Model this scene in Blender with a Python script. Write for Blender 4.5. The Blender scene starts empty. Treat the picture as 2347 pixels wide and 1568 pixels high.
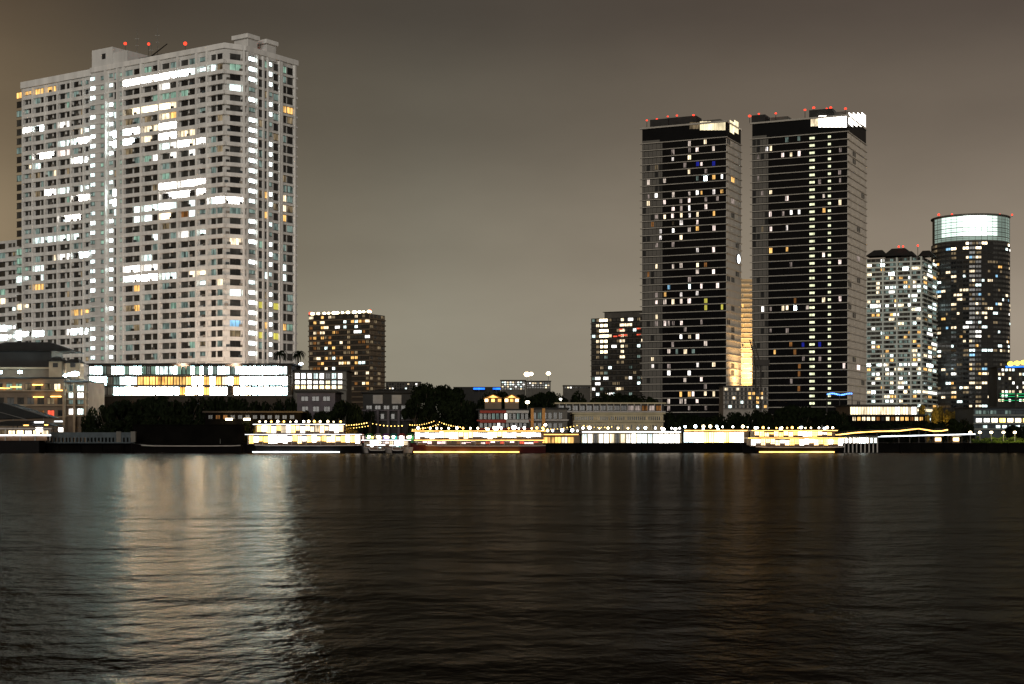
import bpy, math, random
from mathutils import Vector
scene = bpy.context.scene
COL = scene.collection
F, CX, HY, HC = 3650.0, 1173.5, 1003.0, 3.2      # focal length and horizon of the photograph, eye height in metres
R = random.Random(7)

def at(x, y, Y):
    return ((x - CX) / F * Y, Y, HC + (HY - y) / F * Y)
def X(x, Y): return (x - CX) / F * Y
def Z(y, Y): return HC + (HY - y) / F * Y
def proj(p): return (CX + F * p[0] / p[1], HY - F * (p[2] - HC) / p[1])

# ------------------------------------------------------------------ materials
M = {}
def nodes_of(name):
    m = bpy.data.materials.new(name); m.use_nodes = True
    nt = m.node_tree; nt.nodes.clear()
    out = nt.nodes.new('ShaderNodeOutputMaterial')
    return m, nt, out
def surf(name, col, rough=.7, metal=0.0, var=.25, scale=.35, streak=False, spec=.4):
    """plain weathered surface: base colour varied by noise, slight bump"""
    m, nt, out = nodes_of(name)
    b = nt.nodes.new('ShaderNodeBsdfPrincipled')
    b.inputs['Roughness'].default_value = rough; b.inputs['Metallic'].default_value = metal
    b.inputs['Specular IOR Level'].default_value = spec
    g = nt.nodes.new('ShaderNodeNewGeometry')
    mp = nt.nodes.new('ShaderNodeMapping')
    mp.inputs['Scale'].default_value = (1, 1, .12) if streak else (1, 1, 1)
    nz = nt.nodes.new('ShaderNodeTexNoise'); nz.inputs['Scale'].default_value = scale; nz.inputs['Detail'].default_value = 5
    mr = nt.nodes.new('ShaderNodeMapRange')
    mr.inputs['From Min'].default_value = .25; mr.inputs['From Max'].default_value = .75
    mr.inputs['To Min'].default_value = 1 - var; mr.inputs['To Max'].default_value = 1 + var
    vm = nt.nodes.new('ShaderNodeVectorMath'); vm.operation = 'SCALE'; vm.inputs[0].default_value = col
    L = nt.links.new
    L(g.outputs['Position'], mp.inputs['Vector']); L(mp.outputs[0], nz.inputs['Vector'])
    L(nz.outputs[0], mr.inputs['Value']); L(mr.outputs[0], vm.inputs['Scale']); L(vm.outputs[0], b.inputs['Base Color'])
    L(b.outputs[0], out.inputs[0])
    M[name] = m; return m
def lit(name, col, strength, var=.6, scale=.9, sample=False, squash=.25):
    """light coming out of a room or a lamp: emission broken up by curtains and furniture"""
    m, nt, out = nodes_of(name)
    e = nt.nodes.new('ShaderNodeEmission'); e.inputs['Color'].default_value = (*col, 1)
    L = nt.links.new
    if var > 0:
        g = nt.nodes.new('ShaderNodeNewGeometry')
        mp = nt.nodes.new('ShaderNodeMapping'); mp.inputs['Scale'].default_value = (1, 1, squash)
        nz = nt.nodes.new('ShaderNodeTexNoise'); nz.inputs['Scale'].default_value = scale; nz.inputs['Detail'].default_value = 3
        mr = nt.nodes.new('ShaderNodeMapRange')
        mr.inputs['From Min'].default_value = .3; mr.inputs['From Max'].default_value = .7
        mr.inputs['To Min'].default_value = strength * (1 - var); mr.inputs['To Max'].default_value = strength * (1 + var)
        L(g.outputs['Position'], mp.inputs['Vector']); L(mp.outputs[0], nz.inputs['Vector'])
        L(nz.outputs[0], mr.inputs['Value']); L(mr.outputs[0], e.inputs['Strength'])
    else:
        e.inputs['Strength'].default_value = strength
    L(e.outputs[0], out.inputs[0])
    m.cycles.emission_sampling = 'AUTO' if sample else 'NONE'
    M[name] = m; return m

surf('white_plaster', (.68, .672, .65), .8, var=.22, streak=True, scale=.25)
surf('condo_band', (.80, .79, .765), .75, var=.20, scale=.4, streak=True)
surf('condo_recess', (.30, .27, .235), .8, var=.2, scale=.5)
surf('dark_glass', (.012, .013, .014), .12, var=.5, scale=.4, spec=.5)
surf('grey_glass', (.05, .052, .05), .2, var=.7, scale=.35, spec=.5)
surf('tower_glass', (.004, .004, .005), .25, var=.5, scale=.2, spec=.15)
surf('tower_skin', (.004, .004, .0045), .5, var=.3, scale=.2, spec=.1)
surf('tower_ghost_grey', (.13, .12, .105), .6, var=.12, scale=.2)  # half-dark tone of the camera-shake ghost put into the colour
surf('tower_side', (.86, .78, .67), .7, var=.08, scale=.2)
surf('tower_slab', (.42, .39, .34), .7, var=.1)
surf('slab_brown', (.16, .12, .08), .8, var=.2)
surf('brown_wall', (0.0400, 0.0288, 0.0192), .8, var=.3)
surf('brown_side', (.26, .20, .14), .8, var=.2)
surf('grey_wall', (.11, .10, .085), .8, var=.25)
surf('grey_dark', (0.0245, 0.0231, 0.0210), .8, var=.25)
surf('pale_band', (.60, .64, .59), .7, var=.12)
surf('pale_wall', (.23, .245, .225), .8, var=.2)
surf('roof_dark', (0.0180, 0.0168, 0.0150), .8, var=.3)
surf('concrete', (0.1400, 0.1295, 0.1120), .85, var=.25, scale=.5)
surf('quay_dark', (.004, .0035, .003), .85, var=.5, scale=.4, spec=.03)
surf('quay_blue', (0.0480, 0.0630, 0.0720), .7, var=.3, scale=1)
surf('red_paint', (.30, .035, .02), .7, var=.3, scale=.6)
surf('white_paint', (.42, .39, .36), .6, var=.15, scale=.6)
surf('mauve_wall', (0.1020, 0.0870, 0.0960), .85, var=.3, scale=.5)
surf('cream_wall', (0.4464, 0.3816, 0.2448), .8, var=.2, scale=.5)
surf('hotel_wall', (0.1650, 0.1200, 0.0825), .85, var=.25, scale=.4)
surf('hotel_trim', (0.3500, 0.2520, 0.1610), .8, var=.2, scale=.4)
surf('beige_tower', (.60, .46, .29), .8, var=.1, scale=.2)
surf('orange_paint', (.55, .25, .06), .7, var=.2)
surf('teal_paint', (.02, .20, .19), .7, var=.3)
surf('green_paint', (.03, .20, .06), .7, var=.3)
surf('violet_paint', (.16, .05, .22), .7, var=.3)
surf('bark', (.045, .032, .022), .9, var=.4, scale=2)
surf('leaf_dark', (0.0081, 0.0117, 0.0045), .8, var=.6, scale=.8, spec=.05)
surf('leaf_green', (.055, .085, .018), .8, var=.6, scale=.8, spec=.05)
surf('leaf_gold_lit', (.16, .11, .022), .8, var=.6, scale=.8, spec=.05)  # amber lamplight on the foliage put into the leaf colour
surf('steel', (.22, .22, .21), .45, metal=.6, var=.15, scale=1)
surf('steel_dark', (.03, .025, .02), .6, metal=.3, var=.2)
surf('hull_dark', (.005, .004, .004), .6, var=.3, scale=.8, spec=.08)
surf('hull_red', (.05, .006, .006), .5, var=.3, scale=.8)
surf('hull_white', (.45, .40, .36), .5, var=.2, scale=.8)
surf('deck_wood', (.16, .09, .05), .7, var=.3, scale=1)
surf('ground_soil', (0.0125, 0.0115, 0.0090), .95, var=.5, scale=.05)
surf('tent_cloth', (.018, .02, .02), .8, var=.2)

WARM, AMB, COOL, WHT, GRN = (1, .80, .52), (1, .55, .16), (.80, 1, .97), (1, .96, .90), (.55, .9, .68)
lit('win_white', WHT, 2.6); lit('win_hot', (1, .97, .93), 34, var=.35)
lit('win_cool', COOL, 2.4, var=.8); lit('win_cool_hot', (.80, .97, 1), 32, var=.35); lit('win_cool_dim', (.62, .85, .74), .22, var=.9)
lit('win_warm', WARM, 1.7, var=.8); lit('win_warm_hot', (1, .80, .50), 5, var=.5); lit('win_warm_dim', (1, .74, .42), .20, var=.9)
lit('win_amber', AMB, 1.3, var=.8); lit('win_amber_dim', (1, .42, .12), .22, var=.9)
lit('win_yellow', (.95, .85, .14), .75, var=.3); lit('win_green', GRN, .40, var=.7)
lit('win_blue', (.02, .03, .5), .7, var=.4); lit('win_sky', (.35, .7, 1), 1.0, var=.6)
lit('win_rose', (1, .80, .72), 1.7, var=.8, scale=1.4); lit('win_rose_dim', (1, .80, .70), .30, var=.9, scale=1.4)
lit('win_rose_mid', (1, .83, .70), .75, var=.8, scale=1.6); lit('win_rose_soft', (.95, .86, .80), 1.2, var=.9, scale=2); lit('win_red', (1, .12, .06), 1.2, var=.5)
lit('stair_cool', (.85, 1, 1), 7, var=.4); lit('stair_warm', (.95, .98, .62), 1.3, var=.4)
lit('lamp_red', (1, .045, .02), 3, var=0); lit('lamp_warm', (1, .78, .45), 14, var=0, sample=True)
lit('lamp_white', (1, .93, .82), 14, var=0, sample=True); lit('lamp_cool', (.75, .87, 1), 14, var=0, sample=True)
lit('lamp_amber', (1, .50, .10), 9, var=0, sample=True)
lit('bulb_amber', (1, .62, .15), 6, var=0)
lit('glow_white', (1, .93, .84), 9, var=.4, scale=.6, sample=True); lit('glow_warm', (1, .66, .30), 6, var=.5, scale=.6, sample=True)
lit('glow_amber', (1, .48, .12), 2.5, var=.6, scale=.7, sample=True); lit('glow_cool', (.78, .97, 1), 2.4, var=.8, scale=.5)
lit('glow_gold', (1, .60, .13), 6, var=.5, scale=.7, sample=True); lit('glow_pink', (1, .58, .60), 4, var=.5, scale=.7)
lit('glow_cream', (1, .84, .52), 1.9, var=.45, scale=.35); lit('glow_lilac', (.66, .55, 1), 2.0, var=.5)
lit('flood_cool', (.60, .90, 1), 45, var=0, sample=True); lit('pod_white', (.78, .97, 1), 62, var=.95, scale=.7, sample=True); lit('pod_warm', (1, .74, .48), 190, var=.95, scale=.7, sample=True); lit('pod_amber', (1, .48, .12), 2.2, var=.8, scale=.7, sample=True); lit('pod_cool', (.58, .95, 1), 40, var=.8, scale=.5, sample=True)
lit('strip_white', (.92, .97, 1), 4, var=.5, scale=.4); lit('strip_amber', (1, .52, .12), 5, var=.5, scale=.4); lit('strip_blue', (.1, .28, 1), 4, var=.5)
lit('sign_blue', (.02, .18, 1), 2.4, var=.4, scale=.3); lit('sign_yellow', (1, .85, .08), 4, var=.2); lit('sign_green', (.02, .75, .25), .9, var=.6, scale=.15)
lit('crown_light', (.80, 1, .88), 1.35, var=.5, scale=.05); lit('crown_hot', (.90, 1, .95), 3.6, var=.4, scale=.05); lit('crown_dim', (.55, .72, .60), .42, var=.5, scale=.05)
lit('stall_teal', (.05, .75, .65), .8, var=.7); lit('stall_green', (.15, .8, .2), .8, var=.7); lit('stall_violet', (.45, .3, 1), .9, var=.7)

# ------------------------------------------------------------------ mesh building
class MB:
    def __init__(s): s.v = []; s.f = []; s.m = []; s.mats = []
    def mi(s, mat):
        if mat not in s.mats: s.mats.append(mat)
        return s.mats.index(mat)
    def add(s, verts, faces, mat):
        o = len(s.v); s.v += verts; i = s.mi(mat)
        for f in faces: s.f.append([o + k for k in f]); s.m.append(i)
    def box(s, x0, x1, y0, y1, z0, z1, mat):
        v = [(x0,y0,z0),(x1,y0,z0),(x1,y1,z0),(x0,y1,z0),(x0,y0,z1),(x1,y0,z1),(x1,y1,z1),(x0,y1,z1)]
        s.add(v, HEX, mat); return s
    def fbox(s, fr, t0, t1, z0, z1, d0, d1, mat):
        (px, py), (ux, uy), (nx, ny) = fr
        def q(t, d, z): return (px + ux*t + nx*d, py + uy*t + ny*d, z)
        v = [q(t0,d1,z0),q(t1,d1,z0),q(t1,d0,z0),q(t0,d0,z0),q(t0,d1,z1),q(t1,d1,z1),q(t1,d0,z1),q(t0,d0,z1)]
        s.add(v, HEX, mat); return s
    def prism(s, pts, z0, z1, mat):
        n = len(pts)
        v = [(p[0], p[1], z0) for p in pts] + [(p[0], p[1], z1) for p in pts]
        f = [[i, (i+1) % n, n + (i+1) % n, n + i] for i in range(n)] + [list(range(n))[::-1], list(range(n, 2*n))]
        s.add(v, f, mat); return s
    def tube(s, a, b, r0, r1, mat, n=8):
        a, b = Vector(a), Vector(b); d = (b - a).normalized()
        u = d.orthogonal().normalized(); w = d.cross(u)
        v = []
        for p, r in ((a, r0), (b, r1)):
            for k in range(n):
                t = 2*math.pi*k/n; v.append(tuple(p + (u*math.cos(t) + w*math.sin(t))*r))
        f = [[k, (k+1) % n, n + (k+1) % n, n + k] for k in range(n)] + [list(range(n))[::-1], list(range(n, 2*n))]
        s.add(v, f, mat); return s
    def ball(s, c, r, mat, n=10, h=6, sz=1.0):
        v = []; f = []
        for i in range(h + 1):
            a = math.pi*i/h
            for k in range(n):
                t = 2*math.pi*k/n
                v.append((c[0] + r*math.sin(a)*math.cos(t), c[1] + r*math.sin(a)*math.sin(t), c[2] + r*sz*math.cos(a)))
        for i in range(h):
            for k in range(n): f.append([i*n + k, (i+1)*n + k, (i+1)*n + (k+1) % n, i*n + (k+1) % n])
        s.add(v, f, mat); return s
    def build(s, name, parent=None, label=None, kind=None):
        me = bpy.data.meshes.new(name)
        me.from_pydata(s.v, [], s.f)
        for m in s.mats: me.materials.append(M[m])
        me.polygons.foreach_set('material_index', s.m); me.update()
        o = bpy.data.objects.new(name, me); COL.objects.link(o)
        if parent: o.parent = parent
        if label: o['label'] = label
        if kind: o['kind'] = kind
        return o
HEX = [[0,1,5,4],[1,2,6,5],[2,3,7,6],[3,0,4,7],[4,5,6,7],[3,2,1,0]]

def thing(name, label, cat, loc=(0,0,0), group=None):
    o = bpy.data.objects.new(name, None); COL.objects.link(o)
    o['label'] = label; o['category'] = cat
    if group: o['group'] = group
    o.location = loc; o.empty_display_size = 1
    return o
def rel(root, mb):
    """move a world-space mesh into its thing's own space"""
    x, y, z = root.location
    mb.v = [(a - x, b - y, c - z) for a, b, c in mb.v]; return mb
def part(root, name, mb, label=None, kind=None, parent=None):
    if not mb.f: return None
    return rel(root, mb).build(name, parent or root, label, kind)
def copy_tree(o, parent=None):
    c = o.copy(); COL.objects.link(c); c.parent = parent
    for ch in [k for k in COL.objects if k.parent == o]: copy_tree(ch, c)
    return c
ORD = 'first second third fourth fifth sixth seventh eighth ninth tenth eleventh twelfth thirteenth fourteenth fifteenth sixteenth seventeenth eighteenth nineteenth twentieth'.split()

def frame(p, q):
    d = math.hypot(q[0]-p[0], q[1]-p[1]); u = ((q[0]-p[0])/d, (q[1]-p[1])/d)
    return (p, u, (u[1], -u[0])), d
def t_of(fr, x):
    (px, py), (ux, uy), _ = fr
    return ((x-CX)*py - F*px) / (F*ux - (x-CX)*uy)
def fpt(fr, t, d=0):
    (px, py), (ux, uy), (nx, ny) = fr
    return (px + ux*t + nx*d, py + uy*t + ny*d)

class Windows:
    """all windows of one building: the hundred that show most become parts, the rest one part"""
    def __init__(s): s.w = []
    def add(s, fr, t0, t1, z0, z1, d, mat, mull=1, fm='grey_dark', dep=.06):
        c = fpt(fr, (t0+t1)/2, d); p = (c[0], c[1], (z0+z1)/2)
        bright = 0 if mat in ('dark_glass', 'grey_glass', 'tower_glass') else (1 if 'dim' in mat or mat in ('win_green',) else 2)
        s.w.append([(bright, abs(t1-t0)*(z1-z0)/p[1]**2), fr, t0, t1, z0, z1, d, mat, mull, fm, dep])
    def geo(s, mb, w):
        _, fr, t0, t1, z0, z1, d, mat, mull, fm, dep = w
        mb.fbox(fr, t0, t1, z0, z1, d, d+dep, mat)
        k = min(.10, (t1-t0)*.08)
        for i in range(1, mull+1):
            t = t0 + (t1-t0)*i/(mull+1)
            mb.fbox(fr, t-k/2, t+k/2, z0, z1, d+dep, d+dep+.05, fm)
        mb.fbox(fr, t0-k, t1+k, z1, z1+k, d, d+dep+.06, fm)
        mb.fbox(fr, t0-k, t1+k, z0-k, z0, d, d+dep+.06, fm)
    def flush(s, root, name='window', most=99, parent=None):
        s.w.sort(key=lambda w: w[0], reverse=True)
        for w in s.w[:most]:
            mb = MB(); s.geo(mb, w); part(root, name, mb, parent=parent)
        mb = MB()
        for w in s.w[most:]: s.geo(mb, w)
        part(root, name, mb, kind='stuff', parent=parent)
# ------------------------------------------------------------------ the setting
def sheet(name, x0, x1, y0, y1, z, mat, nx=1, ny=1):
    mb = MB(); v = []; f = []
    for j in range(ny+1):
        for i in range(nx+1): v.append((x0+(x1-x0)*i/nx, y0+(y1-y0)*j/ny, z))
    for j in range(ny):
        for i in range(nx):
            a = j*(nx+1)+i; f.append([a, a+1, a+nx+2, a+nx+1])
    mb.add(v, f, mat); o = mb.build(name); o['kind'] = 'structure'; return o

def water_material():
    m, nt, out = nodes_of('river_water')
    L = nt.links.new
    df = nt.nodes.new('ShaderNodeBsdfDiffuse'); df.inputs['Color'].default_value = (.004, .0028, .0016, 1)
    b = nt.nodes.new('ShaderNodeBsdfGlossy'); b.inputs['Roughness'].default_value = .18; b.inputs['Color'].default_value = (1, .93, .82, 1)
    lw = nt.nodes.new('ShaderNodeFresnel'); lw.inputs['IOR'].default_value = 1.33
    fa = nt.nodes.new('ShaderNodeMapRange'); fa.inputs['To Min'].default_value = .008; fa.inputs['To Max'].default_value = .105
    mix = nt.nodes.new('ShaderNodeMixShader')
    L(lw.outputs[0], fa.inputs['Value']); L(fa.outputs[0], mix.inputs[0]); L(df.outputs[0], mix.inputs[1]); L(b.outputs[0], mix.inputs[2])
    g = nt.nodes.new('ShaderNodeNewGeometry')
    prev = None
    for sc, dist, st, rot in (((.010, .026, 1), 2.2, .6, .03), ((.22, .16, 1), .42, .65, .08), ((1.1, .75, 1), .14, .8, -.10)):
        mp = nt.nodes.new('ShaderNodeMapping'); mp.inputs['Scale'].default_value = sc; mp.inputs['Rotation'].default_value = (0, 0, rot)
        nz = nt.nodes.new('ShaderNodeTexNoise'); nz.inputs['Scale'].default_value = 1; nz.inputs['Detail'].default_value = 5; nz.inputs['Roughness'].default_value = .6
        bp = nt.nodes.new('ShaderNodeBump'); bp.inputs['Strength'].default_value = st; bp.inputs['Distance'].default_value = dist
        L(g.outputs['Position'], mp.inputs['Vector']); L(mp.outputs[0], nz.inputs['Vector']); L(nz.outputs[0], bp.inputs['Height'])
        if prev: L(prev.outputs[0], bp.inputs['Normal'])
        prev = bp
    L(prev.outputs[0], b.inputs['Normal']); L(prev.outputs[0], lw.inputs['Normal']); L(mix.outputs[0], out.inputs[0])
    M['water'] = m
water_material()
sheet('river', -2500, 2500, -400, 339.5, 0, 'water', 20, 8)
sheet('ground', -5000, 5000, 340.5, 9000, 1.8, 'ground_soil', 10, 10)
GZ = 1.8

# ------------------------------------------------------------------ the white condominium
dL, dR = (-.8296, .5583), (.562, .827)
A = (X(515, 450), 450.0)
P1 = (A[0]+dL[0]*55.1, A[1]+dL[1]*55.1)
B = (X(561, 453), 453.0)
C_ = (B[0]+dR[0]*21.9, B[1]+dR[1]*21.9)
D_ = (C_[0]+dL[0]*30, C_[1]+dL[1]*30)
E_ = (P1[0]+dR[0]*20, P1[1]+dR[1]*20)
F1, l1 = frame(P1, A); F2, l2 = frame(A, B); F3, l3 = frame(B, C_)
def off(p, fr, t, d): return (p[0]+fr[1][0]*t+fr[2][0]*d, p[1]+fr[1][1]*t+fr[2][1]*d)
Q1 = off(P1, F1, 0, -1.6); Q0 = off(P1, F1, -33.8, -1.6)          # recessed wing
F0, l0 = frame(Q0, Q1)
G1 = off(Q0, F0, 0, -1.5); G0 = off(Q0, F0, -22, -1.5)            # low wing at the frame's edge
FG, lg = frame(G0, G1)
condo = thing('apartment_tower', 'tall white apartment tower with rows of balconies and many glaring windows', 'apartment tower', (A[0], A[1], GZ))
FH = 2.9
ROOF = 113.4
mb = MB(); mb.prism([P1, A, B, C_, D_, E_], GZ, ROOF, 'white_plaster'); part(condo, 'wall', mb)
mb = MB(); mb.prism([Q0, Q1, off(Q1, F0, 0, -18), off(Q0, F0, 0, -18)], GZ, ROOF, 'white_plaster'); part(condo, 'wall', mb)
mb = MB(); mb.prism([G0, G1, off(G1, FG, 0, -18), off(G0, FG, 0, -18)], GZ, Z(545, 500), 'white_plaster'); part(condo, 'wall', mb)
mb = MB()                                                          # roof parapet and tanks
for fr, l in ((F1, l1), (F2, l2), (F3, l3)): mb.fbox(fr, -.3, l+.3, ROOF-.2, ROOF+1.3, -.6, .5, 'condo_band')
mb.fbox(F0, -.3, l0-.4, ROOF-.5, ROOF+1.5, -.6, .5, 'condo_band')
part(condo, 'roof_parapet', mb)
mb = MB(); mb.fbox(F1, 0, 9, ROOF, 120.0, -12, -.1, 'white_plaster'); mb.fbox(F1, 9, 15, ROOF, 118.2, -12, -.4, 'white_plaster')
mb.fbox(F1, 4.5, 6, 116.8, 118.4, -.1, 0, 'grey_dark'); part(condo, 'roof_house', mb)
mb = MB(); mb.fbox(F1, 16, 26, ROOF+1.3, 116.4, -10, -4, 'grey_dark'); mb.tube((*fpt(F1, 16, -4), 114), (*fpt(F1, 28, -4), 119), .25, .15, 'steel_dark'); part(condo, 'roof_crane', mb)
for x in (577, 620):  # the second post repeats the first, a camera-shake ghost built solid
    t = t_of(F3, x); mb = MB(); mb.fbox(F3, t-1.9, t+1.9, ROOF-1, 117, -5, .4, 'white_plaster')
    mb.fbox(F3, t-2.6, t+2.4, 117, 118.2, -5.4, .9, 'condo_band'); part(condo, 'roof_post', mb)
for x, y, fr in ((252, 100, F1), (306, 101, F1), (390, 100, F1), (598, 105, F3)):
    t = t_of(fr, x); p = fpt(fr, t, -6); z = Z(y, p[1]); mb = MB(); mb.tube((p[0], p[1], ROOF), (p[0], p[1], z), .07, .05, 'steel_dark')
    mb.ball((p[0], p[1], z), R.uniform(.38, .6), 'lamp_red'); part(condo, 'beacon_light', mb)

for x, y in ((285, 66), (332, 58), (318, 92)):
    p = fpt(F1, t_of(F1, x), -5); mb = MB(); mb.tube((p[0], p[1], ROOF), (p[0], p[1], Z(y, p[1])), .13, .05, 'steel', 6)
    for k in range(3): mb.tube((p[0]-.7+.2*k, p[1], Z(y, p[1])-3-2*k), (p[0]+.7-.2*k, p[1], Z(y, p[1])-3-2*k), .04, .04, 'steel', 4)
    part(condo, 'antenna', mb)
LITC = [  # x0, x1, y0, y1 in the photograph, kind of light
 (288,405,163,192,'win_hot'),(405,425,160,190,'win_cool_hot'),(428,490,165,186,'win_cool'),(300,366,240,266,'win_warm_hot'),(367,407,240,268,'win_warm_hot'),
 (37,130,196,212,'win_amber'),(140,172,274,296,'win_hot'),(190,210,276,310,'win_hot'),(250,312,296,328,'win_cool_hot'),(312,420,288,318,'win_hot'),(420,452,285,308,'win_warm'),(265,312,326,342,'win_cool_hot'),(328,352,322,342,'win_hot'),
 (362,482,326,358,'win_hot'),(130,166,328,346,'win_cool'),(50,78,290,305,'win_hot'),(95,110,290,305,'win_cool_hot'),(90,128,353,372,'win_hot'),(140,168,353,372,'win_rose'),(168,207,362,387,'win_cool_hot'),(220,249,362,387,'win_cool'),
 (70,85,385,400,'win_warm'),(118,130,385,400,'win_warm'),(130,160,418,440,'win_cool'),(178,202,418,440,'win_cool'),(110,166,440,461,'win_hot'),(176,208,440,461,'win_hot'),(250,292,428,472,'win_cool_hot'),
 (361,484,404,432,'win_hot'),(306,346,460,487,'win_cool'),(334,366,462,487,'win_hot'),(372,420,458,487,'win_cool_hot'),(428,462,452,484,'win_cool'),(494,562,450,474,'win_hot'),(302,356,490,516,'win_warm_hot'),(361,397,490,516,'win_warm_hot'),(420,446,490,510,'win_amber_dim'),
 (153,188,484,510,'win_hot'),(202,224,484,510,'win_cool_hot'),(78,146,538,562,'win_cool'),(150,182,538,560,'win_cool'),(126,166,578,602,'win_hot'),(177,206,578,604,'win_cool_hot'),
 (284,372,612,640,'win_hot'),(374,402,612,636,'win_cool'),(44,62,614,634,'win_green'),(84,104,614,634,'win_cool'),(134,143,614,630,'win_green'),(44,62,638,654,'win_cool'),(94,106,638,654,'win_cool'),
 (84,100,660,676,'win_amber'),(134,143,660,676,'win_red'),(310,332,644,662,'win_amber'),(359,370,644,660,'win_warm'),(164,206,698,720,'win_amber'),(217,246,698,720,'win_warm'),(314,332,700,712,'win_amber'),(360,372,700,712,'win_amber_dim'),
 (150,206,743,766,'win_cool_hot'),(216,248,743,766,'win_cool_hot'),(0,68,752,787,'win_cool_hot'),(78,104,753,776,'win_cool_hot'),(-2,20,690,705,'win_warm'),(44,62,690,705,'win_warm'),
 (578,597,686,702,'win_yellow'),(622,637,686,702,'win_yellow'),(578,597,760,780,'win_yellow'),(622,637,760,780,'win_yellow'),(596,612,488,508,'win_amber'),(638,654,488,508,'win_amber'),
 (526,552,658,680,'win_cool'),(596,612,614,632,'win_cool'),(638,656,612,632,'win_cool'),(520,552,540,556,'win_warm'),(412,440,535,556,'win_white'),(460,482,532,552,'win_cool'),
 (436,482,628,648,'win_warm_hot'),(500,522,628,648,'win_warm_hot'),(530,550,738,756,'win_sky'),(596,610,740,752,'win_amber'),(640,652,740,752,'win_amber'),(650,672,248,262,'win_amber'),
 (596,612,442,462,'win_amber'),(640,660,442,470,'win_warm'),(400,460,285,310,'win_white'),(340,430,215,225,'win_green'),(355,372,352,362,'win_white'),(280,300,700,716,'win_warm_dim'),
]
SPLIT = []
for z_ in LITC:
    if z_[3]-z_[2] > 34: SPLIT += [(z_[0], z_[1], z_[2], z_[2]+22, z_[4]), (z_[0], z_[1], z_[3]-22, z_[3], z_[4])]
    else: SPLIT.append(z_)
def condo_light(x, y, fr=None, ztop=0, k_=0):
    for x0, x1, y0, y1, k in SPLIT:
        if not x0 <= x <= x1 or abs(y-(y0+y1)/2) > 40: continue
        xc_ = min(max((x0+x1)/2, proj((*fpt(fr, 0), 0))[0]+1), 672); q_ = fpt(fr, t_of(fr, xc_))
        if k_ - int((ztop - Z((y0+y1)/2, q_[1]))/FH) in ((0, 1) if y1-y0 >= 27 and R.random() < .55 else (0,)):
            r = R.random()
            if 'hot' not in k or r < .55: return k
            return R.choice(['win_white', 'win_cool', 'win_warm', 'win_white'] if k != 'win_warm_hot' else ['win_warm', 'win_amber', 'win_warm'])
    r = R.random()
    return 'win_cool' if r < .02 else 'win_cool_dim' if r < .15 else 'win_warm_dim' if r < .20 else 'win_green' if r < .225 else 'grey_glass' if r < .5 else 'dark_glass'
W = Windows()
def cols(fr, spec, ztop, zlow, d=.02):
    k = 0; z = ztop - FH
    while z > zlow:
        for x0, x1, kind in spec:
            t0, t1 = t_of(fr, x0), t_of(fr, x1); p = fpt(fr, (t0+t1)/2)
            xm = (x0+x1)/2
            if kind == 'stair':
                y = proj((p[0], p[1], z+1.9))[1]; r = R.random()
                m = 'stair_cool' if r < .5 + (.2 if xm > 500 else 0) else 'win_cool' if r < .85 else 'win_cool_dim'
                W.add(fr, t0+.1*(t1-t0), t1-.12*(t1-t0), z+1.55, z+2.6, d, m, R.choice((0, 1)))
            elif kind == 'bath':
                m = condo_light(xm, proj((p[0], p[1], z+1.6))[1], fr, ztop, k)
                W.add(fr, t0, t1, z+1.35, z+2.4, d, m, 0)
            elif kind == 'green':
                r = R.random(); W.add(fr, t0, t1, z+1.3, z+2.3, d, 'win_green' if r < .55 else 'win_cool_dim', 0)
            else:
                m = condo_light(xm, proj((p[0], p[1], z+1.7))[1], fr, ztop, k)
                h_ = .55 if 'hot' in m else 0; W.add(fr, t0-h_, t1+h_, z+.74, z+2.55+h_*.15, d, m, 0 if h_ else 1)
        z -= FH; k += 1
S1 = [(207,219,'stair'),(232,243,'green'),(250,260,'stair'),(263,272,'apt'),(277,285,'green')]  # the second stair column is the first one's shake ghost, built as windows
for a in (288, 331, 372, 415): S1 += [(a+1, a+16, 'apt'), (a+20, a+35, 'apt')]
S1 += [(459,471,'bath'),(485,495,'apt'),(499,510,'apt')]
cols(F1, S1, ROOF-1.2, 24)
cols(F2, [(527,551,'apt')], ROOF-1.2, 24)
cols(F3, [(567,586,'stair'),(590,600,'apt'),(603,611,'apt'),(613,624,'stair'),(627,637,'apt'),(647,655,'apt'),(658,670,'apt')], ROOF-1.2, 24)  # right stair column is the left one doubled by camera shake
S0 = [(39,53,'apt'),(59,65,'bath'),(68,75,'bath')] + [(a, a+10, 'apt') for a in (82,95,110,124,139,154,170,186)] + [(197,203,'bath')]
cols(F0, S0, ROOF-1.2, 24)
cols(FG, [(-28,-16,'apt'),(-8,12,'apt'),(20,27,'bath'),(30,35,'bath')], Z(545, 500)-.6, 24)
W.flush(condo)
nfl = int((ROOF-1.2-24)/FH)+1
for k in range(nfl):                                               # one balcony front per storey, wrapping the wings
    z = ROOF-1.2-FH*(k+1)
    mb = MB()
    mb.fbox(F1, t_of(F1, 288), l1+.5, z-.35, z+.72, 0, 1.0, 'condo_band')
    mb.fbox(F1, 0, t_of(F1, 287), z-.2, z+.25, 0, .3, 'condo_band')
    mb.fbox(F2, .3, l2+.2, z-.35, z+.72, 0, .9, 'condo_band')
    mb.fbox(F3, .4, l3, z-.25, z+.3, 0, .45, 'condo_band')
    mb.fbox(F0, t_of(F0, 56), l0, z-.35, z+.72, 0, .9, 'condo_band')
    part(condo, 'balcony', mb)
z1 = Z(545, 500)-.6
for k in range(int((z1-24)/FH)):
    mb = MB(); mb.fbox(FG, 0, lg-.2, z1-FH*(k+1)-.35, z1-FH*(k+1)+.7, 0, .9, 'condo_band'); part(condo, 'balcony', mb)
mb = MB()
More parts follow.
